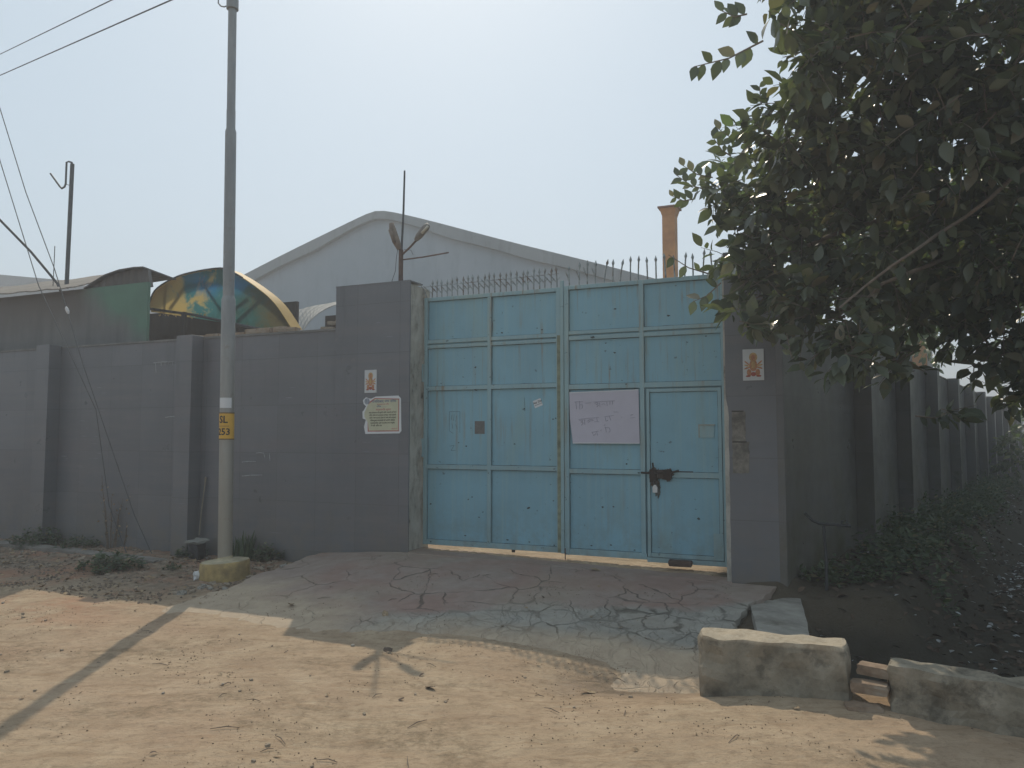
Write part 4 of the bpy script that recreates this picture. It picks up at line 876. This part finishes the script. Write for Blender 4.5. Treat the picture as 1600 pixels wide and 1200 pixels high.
slab('culvert_slab', [(1.80,5.72,0),(2.22,5.80,0),(2.70,7.28,0),(2.2,7.36,0)], -.45, (.13, .10), CONC, 'pale flat concrete slab at the foot of the right gate pillar', 'slab', (6, 6, 3), .008, 8)
k_ = [wf(-6.7, .62, 0), wf(-3.15, .86, 0), wf(-3.12, 1.08, 0), wf(-6.7, .86, 0)]
slab('kerb_slab', [tuple(k_[3]), tuple(k_[2]), tuple(k_[1]), tuple(k_[0])], -.1, (.075, .06), simple('kerb_grey', (.22, .20, .175), .9, 0, .3, 5, .4, dirt=(.14, .12, .1)), 'long low broken kerb slab lying along the verge below the left wall', 'kerb', (24, 3, 2), .012, 3)

# bin, pipe, T-bar
bn = thing('bin', wf(-3.02, .60, 0), 'small black bin with a crumpled pale lid against the wall left of the lamp pole', 'bin')
b = MB(); b.rock(wf(-3.02, .55, .11), (.17, .15, .24), -A, .12); part(b, 'bin_body', BINM, bn)
b = MB(); b.rock(wf(-3.0, .56, .245), (.23, .17, .035), -A, .3, .15); part(b, 'lid', LIDM, bn)
b = MB(); b.tube([wf(-3.14, .40, .30), wf(-3.13, .38, .62), wf(-3.095, .36, 1.02)], .009, 8); b.tube([wf(-3.098, .36, .99), wf(-3.094, .36, 1.05)], .014, 8)
one('pipe', b, PVC, wf(-3.14, .4, .3), 'thin tan pipe standing against the grey wall behind the black bin', 'pipe')
tb = thing('tap_standpipe', (2.93, 7.27, 0), 'dark iron T shaped bar standing in front of the shaded side wall', 'post')
b = MB(); b.tube([(2.93, 7.27, -.3), (2.935, 7.27, .45), (2.92, 7.27, .755)], .015, 8); part(b, 'stem', CABLE, tb)
b = MB(); b.tube([(2.75, 7.28, .87), (2.82, 7.275, .80), (2.88, 7.27, .775), (3.17, 7.26, .75)], .014, 8); b.tube([(3.08, 7.26, .76), (3.09, 7.26, .80), (3.13, 7.26, .805), (3.15, 7.26, .76)], .007, 6); part(b, 'crossbar', CABLE, tb)
b = MB(); b.rock((-3.42, 8.60, .06), (.17, .12, .08), .5, .25); one('crumpled_litter', b, PLASTICW, (-3.42, 8.6, .02), 'crumpled white plastic litter beside the yellow lamp plinth', 'litter')

# ------------------------------------------------------------------ foliage
def leaves_mesh(name, mat, P, D, Nn, Ls, W=.55, parent=None, fold=.25, droop=.15):
    n = len(P); P = np.asarray(P); D = np.asarray(D); Nn = np.asarray(Nn); L = np.asarray(Ls)[:, None]
    D = D/np.linalg.norm(D, axis=1)[:, None]; S = np.cross(D, Nn); S /= np.linalg.norm(S, axis=1)[:, None]+1e-9; Nn = np.cross(S, D)
    prof = [(0, 0, 0), (.12, .24, 0), (.12, -.24, 0), (.30, .43, 0), (.30, 0, 1), (.30, -.43, 0), (.55, .48, 0), (.55, 0, 1), (.55, -.48, 0), (.80, .27, 0), (.80, -.27, 0), (1.04, 0, 0)]
    vs = np.zeros((n, 12, 3))
    for k, (a, w, mid) in enumerate(prof):
        vs[:, k] = P + D*L*a + S*L*(w*W) + Nn*L*(abs(w)*W*fold - droop*a*a)
    tri = [(0,1,4),(0,4,2),(1,3,4),(2,4,5),(3,6,7,4),(4,7,8,5),(6,9,7),(7,10,8),(7,9,11),(7,11,10)]
    org = np.array(origin(parent)) if parent else np.zeros(3)
    me = bpy.data.meshes.new(name); me.vertices.add(n*12); me.vertices.foreach_set('co', (vs-org).ravel())
    tot = [len(q) for q in tri]; nf = len(tri); flat = [i for f in tri for i in f]
    loops = (np.arange(n)[:, None]*12 + np.array(flat)[None]).ravel(); nl = len(flat)
    st_ = (np.arange(n)[:, None]*nl + np.cumsum([0]+tot[:-1])[None]).ravel()
    me.loops.add(n*nl); me.loops.foreach_set('vertex_index', loops.astype(np.int32)); me.polygons.add(n*nf); me.polygons.foreach_set('loop_start', st_.astype(np.int32))
    me.polygons.foreach_set('loop_total', np.tile(tot, n).astype(np.int32))
    me.update(calc_edges=True); me.polygons.foreach_set('use_smooth', [True]*(n*nf))
    at = me.attributes.new('tint', 'FLOAT', 'FACE'); at.data.foreach_set('value', np.repeat(rng.random(n), nf).astype(np.float32))
    me.materials.append(mat); o = link(bpy.data.objects.new(name, me))
    if parent: o.parent = parent
    return o
def rv(n): v = rng.normal(size=(n, 3)); return v/np.linalg.norm(v, axis=1)[:, None]
def crown(parent, blobs, mat, twigmat, dens=1., name='crown', hang=.35, twlen=.34, leaf=.12):
    P = []; D = []; Nn = []; L = []; tw = MB()
    for (cx, cy, cz, r, k) in blobs:
        nt = int(k*dens*r*r*150)
        for _ in range(nt):
            d = Vector(rv(1)[0]); rad = r*(.25 + .75*random.random()**.55)
            p = Vector((cx, cy, cz)) + Vector((d.x*rad, d.y*rad, d.z*rad*.85))
            q = (d*.8 + Vector(rv(1)[0])*.7 + Vector((-.15, 0, .05))).normalized(); ln = twlen*random.uniform(.6, 1.2)
            pts = [p - q*ln*.5, p, p + q*ln*.45 - Vector((0, 0, .03))]; tw.tube(pts, [.006, .004, .002], 3, False)
            m_ = random.randint(6, 10)
            for j in range(m_):
                u = (j+.6)/m_; base = pts[0].lerp(pts[2], u)
                sd_ = Vector(rv(1)[0]); sd_ = (sd_ - q*sd_.dot(q)).normalized()
                dd = (sd_*.9 + q*(.35 + .5*u) + Vector((0, 0, -hang))).normalized()
                P.append(base + dd*.02); D.append(dd); nn = Vector((0, 0, 1)) + Vector(rv(1)[0])*.75; Nn.append(nn); L.append(leaf*random.choice((.45, .7, .85, 1, 1.1, 1.3))*random.uniform(.85, 1.15))
    o = leaves_mesh(name, mat, np.array([tuple(x) for x in P]), np.array([tuple(x) for x in D]), np.array([tuple(x) for x in Nn]), np.array(L), .58, parent)
    part(tw, 'twigs', twigmat, parent); return o
def limb(b, a, c, r0, r1, wob=.12, n=8):
    a, c = Vector(a), Vector(c); L = (c-a).length; pts = []
    for i in range(n+1):
        u = i/n; p = a.lerp(c, u) + Vector((mn.noise(Vector((u*3, a.x, c.z))), mn.noise(Vector((u*3, a.y, c.x+5))), mn.noise(Vector((u*3, a.z+4, c.y)))*.7))*wob*L*math.sin(math.pi*u); pts.append(p)
    b.tube(pts, [r0+(r1-r0)*i/n for i in range(n+1)], 8); return pts

tr = thing('ficus_tree', (6.9, 6.6, 0), 'leafy dark ficus tree leaning over the right gate pillar and drain', 'tree')
def px(u, v, d, r, k=1.):  # design helper evaluated from survey points: angle east, angle up, distance
    x = (u-800)/1200*d; z = 1.6 + (680-v)/1200*d; return (x, d, z, r/1200*d, k)
near = [px(1310,55,5.2,78,.85), px(1230,15,5.0,40,.5), px(1420,60,5.5,130), px(1560,80,5.5,150), px(1250,195,6.0,75), px(1345,215,6.0,110,1.1), px(1480,230,5.8,140,1.1),
        px(1185,285,6.8,68), px(1120,292,7.0,36,.8), px(1255,345,6.5,100,1.1), px(1390,370,6.3,120,.9), px(1540,390,6.2,130), px(1165,385,6.8,50,1.1), px(1190,440,6.5,55),
        px(1175,495,6.2,30,1.), px(1290,480,6.3,85,1.2), px(1330,545,6.0,52,1.2), px(1410,560,6.5,36,.9), px(1400,470,6.8,70,.9), px(1560,520,6.5,85,.9), px(1500,440,7.2,70), px(1590,610,7.2,45,.8),
        px(1700,150,5.6,170), px(1720,380,6.0,190), px(1690,560,6.6,110), px(1500,-100,5.5,190), px(1330,-70,5.2,110), px(1480,640,6.2,22,.8), px(1270,120,5.6,50,.9)]
crown(tr, near, LEAF, BARK, 1.6, leaf=.135)
b = MB(); limb(b, (6.9, 6.6, -.4), (6.6, 6.7, 2.6), .22, .17, .05); part(b, 'trunk', BARK, tr)
b = MB()
limb(b, (6.6, 6.7, 2.5), (4.9, 6.3, 3.9), .13, .06); limb(b, (6.6, 6.7, 2.6), (5.2, 5.7, 5.0), .13, .05); limb(b, (5.0, 6.3, 3.75), (2.5, 6.4, 3.2), .045, .016)
limb(b, (4.9, 6.3, 3.9), (2.3, 6.7, 3.9), .05, .014); limb(b, (5.1, 5.8, 4.9), (2.2, 5.2, 4.3), .05, .012); limb(b, (4.6, 6.1, 3.4), (2.6, 6.1, 2.4), .03, .008, .3, 12); limb(b, (3.9, 5.6, 3.65), (2.45, 5.7, 2.55), .018, .008)
limb(b, (6.6, 6.7, 2.5), (8.5, 8.5, 5.0), .13, .05); limb(b, (6.6, 6.7, 2.5), (6.0, 8.5, 5.5), .12, .05)
part(b, 'branches', BARK, tr)
# single sprigs reaching out of the crown
def sprig(parent, a, c, leafs, lf=.12, up=False):
    a, c = Vector(a), Vector(c); b = MB(); mid = a.lerp(c, .5) + Vector((0, 0, -.03)); b.tube([a, mid, c], [.007, .005, .003], 5); part(b, 'sprig', BARK, parent)
    P = []; D = []; Nn = []; L = []; ax = (c-a).normalized()
    for j in range(leafs):
        u = (j+.7)/leafs; p = a.lerp(mid, u*2) if u < .5 else mid.lerp(c, u*2-1); sg = 1 if j % 2 else -1
        dd = (ax*.5 + Vector((0, .25*sg, (.5 if j % 3 == 0 else -1.0))) ).normalized() if not up else (ax*.75 + Vector((-ax.z, .3*random.uniform(-1, 1), ax.x))*sg*.9).normalized(); P.append(tuple(p)); D.append(tuple(dd)); Nn.append((random.uniform(-.5, .5), -1, random.uniform(-.4, .6))); L.append(lf*random.uniform(.7, 1.2))
    leaves_mesh('leaf_spray', LEAF, P, D, Nn, L, .6, parent)
def p3(u, v, d): q = px(u, v, d, 1); return q[:3]
sprig(tr, p3(1205,45,4.8), p3(1093,88,4.7), 9, .125); sprig(tr, p3(1110,425,6.6), p3(1048,395,6.5), 3, .11); sprig(tr, p3(1130,440,6.4), p3(1085,470,6.4), 5, .13)
for (u0, v0, u1, v1, d) in ((1180,215,1130,190,6.2),(1150,235,1122,205,6.3),(1200,150,1198,120,6.0),(1110,290,1062,266,7),(1090,305,1055,300,7),(1120,270,1072,250,7),(1180,0,1140,-5,5.0),(1430,650,1490,645,6.2),(1240,560,1232,520,6.2)):
    sprig(tr, p3(u0,v0,d), p3(u1,v1,d), 7, .10, True)

tr2 = thing('shade_tree', tuple(sf(9, 4.6, 0)), 'denser dark tree farther along the right bank of the drain', 'tree')
far = []
for k in range(60):
    kk = random.uniform(1.5, 20); nn = random.uniform(-1.2, 5); far.append((*sf(kk, nn, random.uniform(3.5, 4.6) + random.random()*.22*kk), random.uniform(.7, 1.1), .45))
for k in range(14): kk = random.uniform(6, 18); far.append((*sf(kk, random.uniform(3.2, 5.5), random.uniform(1.8, 4)), random.uniform(.6, .9), .6))
crown(tr2, far, LEAF2, BARK, .42, leaf=.19, twlen=.5)
b = MB(); limb(b, sf(9, 4.6, -.3), sf(9, 4.3, 4), .2, .14, .05); part(b, 'trunk', BARK, tr2)
b = MB()
for k in range(7): limb(b, sf(9, 4.3, 3.2+.1*k), sf(3+2.3*k, random.uniform(1, 5), random.uniform(5, 6.5)), .1, .03)
part(b, 'branches', BARK, tr2)
bushes = [(sf(5.2, 3.35, .5), .55, .10, 'bush with sunlit pointed leaves at the right edge beside the drain'), (sf(8.5, 3.7, .7), .8, .11, 'dark bush behind the sunlit one on the right bank'), (sf(13, 3.6, .9), 1.0, .13, 'tall bush closing the far end of the drain'), (sf(19, 2.0, 1.2), 1.5, .16, 'farthest bush growing across the end of the drain'), (sf(2.6, 3.5, .2), .45, .09, 'nearest low bush on the right bank of the drain')]
bushes.append((sf(3.9, 2.95, 1.15), .42, .10, 'leafy bush with pale sunlit leaves at the right edge below the tree'))
for (c, r, lf, lab) in bushes:
    bt = thing('bush', (c.x, c.y, -.1), lab, 'bush')
    bl = [(c.x+random.uniform(-.5, .5)*r, c.y+random.uniform(-.5, .5)*r, max(.2, c.z+random.uniform(-.3, .9)*r), r*.6, .9) for _ in range(5)]
    crown(bt, bl, LEAF2, BARK, .8, leaf=lf, hang=.1)
btree = thing('background_tree', tuple(sf(30, 4, 0)), 'hazy tree mass rising behind the end of the side wall', 'tree')
crown(btree, [(*sf(26+random.uniform(-3, 6), random.uniform(1, 10), random.uniform(1, 8)), random.uniform(1.2, 1.8), .3) for _ in range(22)], LEAF2, BARK, .35, leaf=.28, twlen=.7)
b = MB(); limb(b, sf(30, 4, -.2), sf(30, 4, 5), .25, .15, .04); part(b, 'trunk', BARK, btree)

# weeds
def tuft(name, x, y, n, h, sp, label, lf=.05, group=None, grass=False):
    z = gz(x, y); t_ = thing(name, (x, y, z), label, 'plant', group); P = []; D = []; Nn = []; L = []; b = MB()
    for i in range(n):
        a = random.uniform(0, 6.283); r = sp*random.random()**.6; bx_, by_ = x+r*math.cos(a), y+r*math.sin(a); hh = h*random.uniform(.4, 1)*(1-.5*r/sp)
        tip = Vector((bx_+random.uniform(-.3, .3)*hh, by_+random.uniform(-.3, .3)*hh, gz(bx_, by_)+hh)); base = Vector((bx_, by_, gz(bx_, by_)-.01))
        if grass: P.append(tuple(base)); D.append(tuple(tip-base)); Nn.append(tuple(rv(1)[0])); L.append((tip-base).length*1.3); continue
        b.tube([base, base.lerp(tip, .6)+Vector((0,0,.01)), tip], [.003, .002, .001], 3, False)
        for j in range(5):
            p = base.lerp(tip, .3+.7*j/4); dd = Vector(rv(1)[0]); dd.z = abs(dd.z)*.5; P.append(tuple(p)); D.append(tuple(dd)); Nn.append((random.uniform(-.4,.4), random.uniform(-.4,.4), 1)); L.append(lf*random.uniform(.6, 1.3))
    if b.v: part(b, 'stems', TWIG, t_)
    leaves_mesh('foliage', WEED, P, D, Nn, L, .10 if grass else .6, t_)
tuft('weed', -4.75, 9.22, 110, .22, .36, 'sprawling green weed on the open dirt left of the lamp plinth', .06)
tuft('grass_tuft', -3.36, 9.80, 130, .34, .17, 'bright spiky grass tuft at the wall just right of the lamp pole', grass=True)
tuft('weed', -3.05, 9.66, 60, .24, .18, 'brownish bushy weed beside the grass tuft at the wall foot', .05)
tuft('weed', -6.75, 11.05, 90, .32, .34, 'low bushy weed at the foot of the far left pier', .06)
tuft('weed', -6.1, 10.85, 60, .18, .36, 'straggling weed between the far left pier and the dry stalks', .05)
tuft('weed', -4.18, 10.08, 50, .18, .2, 'small weed growing round the black bin', .05)
tuft('weed', -2.33, 9.36, 18, .07, .1, 'tiny weed at the left foot of the gate pillar', .035)
tuft('weed', -4.0, 9.15, 18, .08, .1, 'tiny weed near the white litter and lamp plinth', .035)
def undergrowth(name, pts, label):
    P = []; D = []; Nn = []; L = []
    for (x, y, n, h, sp, lf) in pts:
        for i in range(n):
            a = random.uniform(0, 6.283); r = sp*random.random()**.6; bx_, by_ = x+r*math.cos(a), y+r*math.sin(a); hh = h*random.uniform(.4, 1)*(1-.5*r/sp); z = gz(bx_, by_)
            for j in range(6):
                p = Vector((bx_+random.uniform(-.3, .3)*hh, by_+random.uniform(-.3, .3)*hh, z + hh*(.15+.85*j/5))); dd = Vector(rv(1)[0]); dd.z = abs(dd.z)*.5; P.append(tuple(p)); D.append(tuple(dd)); Nn.append((random.uniform(-.5,.5), random.uniform(-.5,.5), 1)); L.append(lf*random.uniform(.6, 1.4))
    tag(leaves_mesh(name, WEED, P, D, Nn, L, .55), label, 'undergrowth', None, 'stuff')
UP = []
for i in range(50):
    p = sf(.7 + i*.38 + random.uniform(-.2, .2), random.uniform(.1, 1.0), 0); UP.append((p.x, p.y, 40, random.uniform(.15, .55), .34, .07))
undergrowth('bank_undergrowth', UP, 'tangled green undergrowth on the bank at the foot of the shaded side wall'); UP = []
for i in range(16):
    p = sf(.8+i*.95, random.uniform(2.7, 3.3), 0); UP.append((p.x, p.y, 50, random.uniform(.3, .7), .4, .085))
undergrowth('far_bank_undergrowth', UP, 'leafy undergrowth along the right hand bank of the drain')
ds = thing('dry_stalks', (-5.6, 10.75, 0), 'bare dry plant stalks standing against the grey wall between the left piers', 'plant')
b = MB()
for (x0, dx, h) in ((-5.62, -.06, .62), (-5.60, -.14, 1.02), (-5.57, -.02, .75), (-5.53, .09, .7), (-5.50, .02, .55), (-5.40, .14, .95), (-5.05, .04, .45), (-4.98, -.08, .5)):
    pts = [(x0+dx*u+.02*mn.noise(Vector((u*5, x0*9, 0))), 10.78+.03*u, .02+h*u) for u in np.linspace(0, 1, 7)]; b.tube(pts, [.011, .010, .009, .007, .006, .004, .002], 5)
    for q in range(9):
        u = random.uniform(.25, 1); p = Vector(pts[int(u*6)]); b.tube([p, p + Vector((random.uniform(-.07, .07), random.uniform(-.03, .03), random.uniform(.01, .08)))], [.004, .0015], 4)
part(b, 'stems', TWIG, ds)
L_ = [(-5.6+random.uniform(-.15, .3), 10.76, random.uniform(.2, .9)) for _ in range(40)]
leaves_mesh('withered_leaves', DRYL, L_, rv(40), rv(40), np.full(40, .035), .7, ds)

# ------------------------------------------------------------------ litter on the ground
def protos():
    out = []
    for i in range(3):
        b = MB(); n = 7; vs = []
        for j in range(n+1):
            u = j/n; w = math.sin(math.pi*min(1, u*1.02))**.8*.27
            for k in (-1, 0, 1): vs.append(Vector(((u-.5), k*w, .10*abs(k)*w*4*.5 + .16*math.sin(u*3+i) + random.uniform(-.02, .02))))
        b.add(vs, [(j*3+k, j*3+k+1, (j+1)*3+k+1, (j+1)*3+k) for j in range(n) for k in range(2)]); out.append(b)
    return out
def scatter_obj(name, me, x, y, sc, yaw, tilt, label, cat, group, dz=0):
    o = bpy.data.objects.new(name, me); link(o); o.location = (x, y, surf(x, y)+dz); o.rotation_euler = (tilt, random.uniform(-.2, .2), yaw); o.scale = (sc,)*3; return tag(o, label, cat, group)
def surf(x, y):
    s, t = st(x, y); z = gz(x, y)
    if -1.1 < s < 3.7 and .05 < t < 3.1: z = max(z, apron_base(s, t) + .006 - .05*sstep(2.7, 3.2, t))
    return z
lm = []
for i, pb in enumerate(protos()):
    for mat in (DRYL, DRYD):
        me = bpy.data.meshes.new('dry_leaf'); me.from_pydata([tuple(v) for v in pb.v], [], pb.f); me.materials.append(mat); me.polygons.foreach_set('use_smooth', [True]*len(pb.f)); lm.append(me)
special = [(-2.02, 7.14, .11, 0, 'pale fallen leaf on the shaded apron near the corner of the shadow'), (-1.10, 6.78, .10, 0, 'pale heart shaped fallen leaf in the middle of the shaded apron'), (-.52, 5.0, .09, 1, 'dark curled leaf on the sunlit dirt below the shadow edge'), (-.93, 5.87, .12, 1, 'dark leaf scrap at the edge of the cracked concrete'), (.5, 5.15, .12, 0, 'tan leaf stalk in the dip at the end of the cracked concrete'), (.86, 8.05, .13, 0, 'dry leaf just in front of the gate on the apron')]
for (x, y, sc, dk, lab) in special: scatter_obj('dry_leaf', lm[2*random.randint(0, 2)+dk], x, y, sc, random.uniform(0, 6), .1, lab, 'leaf', None, .012)
for i in range(75):
    for _ in range(20):
        x = random.uniform(-6.5, 2.2); y = random.uniform(3.0, 9.6)
        if abs(x) < y*.7 and pit_d(x, y) < -.3 and st(x, y)[1] > .5 and math.hypot(x-LX, y-LY) > .4: break
    s_, t_ = st(x, y); on = -1.1 < s_ < 3.6 and t_ < 2.7
    scatter_obj('dry_leaf', random.choice(lm[::2] + lm), x, y, random.uniform(.02, .055), random.uniform(0, 6.3), random.uniform(-.4, .4), 'small dry leaf fallen on the shaded apron' if on else 'small dry leaf fallen on the open dirt', 'leaf', 'small leaves on the apron' if on else 'small leaves on the dirt', .008)
sm = []
for i in range(5):
    b = MB(); b.rock((0, 0, 0), (1, random.uniform(.6, .9), random.uniform(.4, .65)), 0, .16); me = bpy.data.meshes.new('stone'); me.from_pydata([tuple(v) for v in b.v], [], b.f); me.materials.append(STONE if i else CONC); sm.append(me)
for i in range(190):
    zone = random.random()
    if zone < .45: s_ = -1.25 - abs(random.gauss(0, .35)) ; t_ = random.uniform(.45, 2.3); lab, gr_ = 'stone among the rubble along the left edge of the apron', 'rubble beside the apron'
    elif zone < .75: s_ = random.uniform(-6.8, -1.6); t_ = random.uniform(.45, 1.9); lab, gr_ = 'stone scattered on the verge below the left wall', 'stones on the verge'
    else: s_ = random.uniform(-3, 3.4); t_ = random.uniform(3.1, 6.0); lab, gr_ = 'pebble lying on the open dirt road', 'pebbles on the dirt road'
    p = wf(s_, t_, 0)
    if math.hypot(p.x-LX, p.y-LY) < .3: continue
    scatter_obj('pebble' if zone >= .75 else 'stone', random.choice(sm), p.x, p.y, random.uniform(.012, .028) if zone >= .75 else random.uniform(.025, .085)*(1 if zone < .45 else .8), random.uniform(0, 6), random.uniform(-.3, .3), lab, 'stone', gr_, .004)
for i in range(34):
    x = random.uniform(-3, 1.5); y = random.uniform(3.4, 8)
    if abs(x) > y*.68: continue
    b = MB(); a = random.uniform(0, 3.14) if i else .3; l = random.uniform(.05, .16); z = surf(x, y)+.006; d = Vector((math.cos(a), math.sin(a), 0))
    b.tube([Vector((x, y, z))-d*l/2, Vector((x+random.uniform(-.01,.01), y+.01, z+.006)), Vector((x, y, z))+d*l/2], [.002, .003, .0015], 4)
    one('twig', b, TWIG, (x, y, z), 'thin dry twig lying on the ground in front of the gate', 'twig', 'twigs on the ground')
# drain litter: scraps and leaves beyond counting, coloured pale to carry sunlit glints
P = []; 
for i in range(3600):
    k = random.uniform(-1.0, 22) if random.random() < .35 else random.uniform(4, 20); n_ = random.gauss(1.9, .4) if random.random() < .6 else random.uniform(.2, 3.0); p = sf(k, n_, 0); P.append((p.x, p.y, gz(p.x, p.y)+.015))
dn = rv(len(P)); dn[:, 2] *= .25; o = leaves_mesh('drain_litter', DUST, P, dn, np.tile([0, 0, 1.], (len(P), 1))+rv(len(P))*.4, rng.uniform(.02, .08, len(P)), .6); tag(o, 'pale scraps of litter and dead leaves strewn in the drain', 'litter', None, 'stuff')
P = []
for i in range(5200):
    k = random.uniform(-1.6, 16); p = sf(k, random.uniform(.05 if k > 0 else .3, 3.2), 0); P.append((p.x, p.y, gz(p.x, p.y)+.012))
dn = rv(len(P)); dn[:, 2] *= .3; o = leaves_mesh('bank_leaves', DRYD, P, dn, np.tile([0, 0, 1.], (len(P), 1))+rv(len(P))*.5, rng.uniform(.04, .11, len(P)), .7); tag(o, 'dead brown leaves carpeting the bank of the drain', 'leaves', None, 'stuff')

def crumbs(name, n, gen, mat, size, label):
    oc_ = np.array([(1,0,0),(-.9,.1,0),(.1,1,0),(0,-1,.1),(0,.1,.7),(0,0,-.6)]); fc = [(0,2,4),(2,1,4),(1,3,4),(3,0,4),(2,0,5),(1,2,5),(3,1,5),(0,3,5)]; V = []; Fc = []
    k = 0
    while k < n:
        x, y = gen()
        if x is None: continue
        sz = size[0] + (size[1]-size[0])*random.random()**3; a = random.uniform(0, 6.3); c_, q_ = math.cos(a), math.sin(a); z = surf(x, y)
        for v in oc_*(sz*.5): V.append((x+v[0]*c_-v[1]*q_*.7, y+v[0]*q_+v[1]*c_*.7, z+v[2]+sz*.1))
        Fc += [tuple(i+6*k for i in f) for f in fc]; k += 1
    me = bpy.data.meshes.new(name); me.from_pydata(V, [], Fc); me.materials.append(mat); tag(link(bpy.data.objects.new(name, me)), label, name.split('_')[-1], None, 'stuff')
def g_road():
    x, y = random.uniform(-5.5, 2.6), random.uniform(2.9, 8.2)
    if abs(x) > y*.7 or mn.noise(Vector((x*1.1, y*1.5, 3))) + .6*mn.noise(Vector((x*3.5, y*5, 6))) < .12 or pit_d(x, y) > -.3: return None, None
    return x, y
def g_verge():
    s_, t_ = random.uniform(-7.5, -1.2), random.uniform(.36, 2.7); p = wf(s_, t_, 0)
    if mn.noise(Vector((p.x*1.6, p.y*2, 1))) < random.uniform(-.4, .5) or math.hypot(p.x-LX, p.y-LY) < .3: return None, None
    return p.x, p.y
CRUMB = simple('earth_crumb', (.17, .12, .075), .95, 0, .45, 14, .3); CRUMB2 = simple('rubble_crumb', (.20, .155, .115), .95, 0, .5, 9, .3, dirt=(.10, .075, .055))
crumbs('dirt_crumbs', 6500, g_road, CRUMB, (.003, .016), 'dark specks of earth and grit scattered over the dirt road')
crumbs('verge_rubble', 5000, g_verge, CRUMB2, (.008, .05), 'small broken rubble and clods along the verge under the left wall')
P = []
while len(P) < 900:
    x, y = g_verge()
    if x is not None: P.append((x, y, surf(x, y)+.01))
dn = rv(len(P)); dn[:, 2] *= .3; o = leaves_mesh('verge_leaves', DRYL, P, dn, np.tile([0, 0, 1.], (len(P), 1))+rv(len(P))*.6, rng.uniform(.02, .07, len(P)), .6); tag(o, 'dead leaves and scraps caught in the rubble of the left verge', 'leaves', None, 'stuff')

# ------------------------------------------------------------------ smoggy air
hm = bpy.data.materials.new('smog'); hm.use_nodes = True; hm.node_tree.nodes.clear()
hv = hm.node_tree.nodes.new('ShaderNodeVolumePrincipled'); ho = hm.node_tree.nodes.new('ShaderNodeOutputMaterial'); hm.node_tree.links.new(hv.outputs[0], ho.inputs['Volume'])
hv.inputs['Density'].default_value = .0078; hv.inputs['Color'].default_value = (.92, .95, 1.0, 1); hv.inputs['Anisotropy'].default_value = .3
b = MB(); b.hexa([Vector(v) for v in ((-900,-900,-3),(900,-900,-3),(900,900,-3),(-900,900,-3),(-900,-900,17),(900,-900,17),(900,900,17),(-900,900,17))])
tag(b.build('haze', hm), kind='stuff')
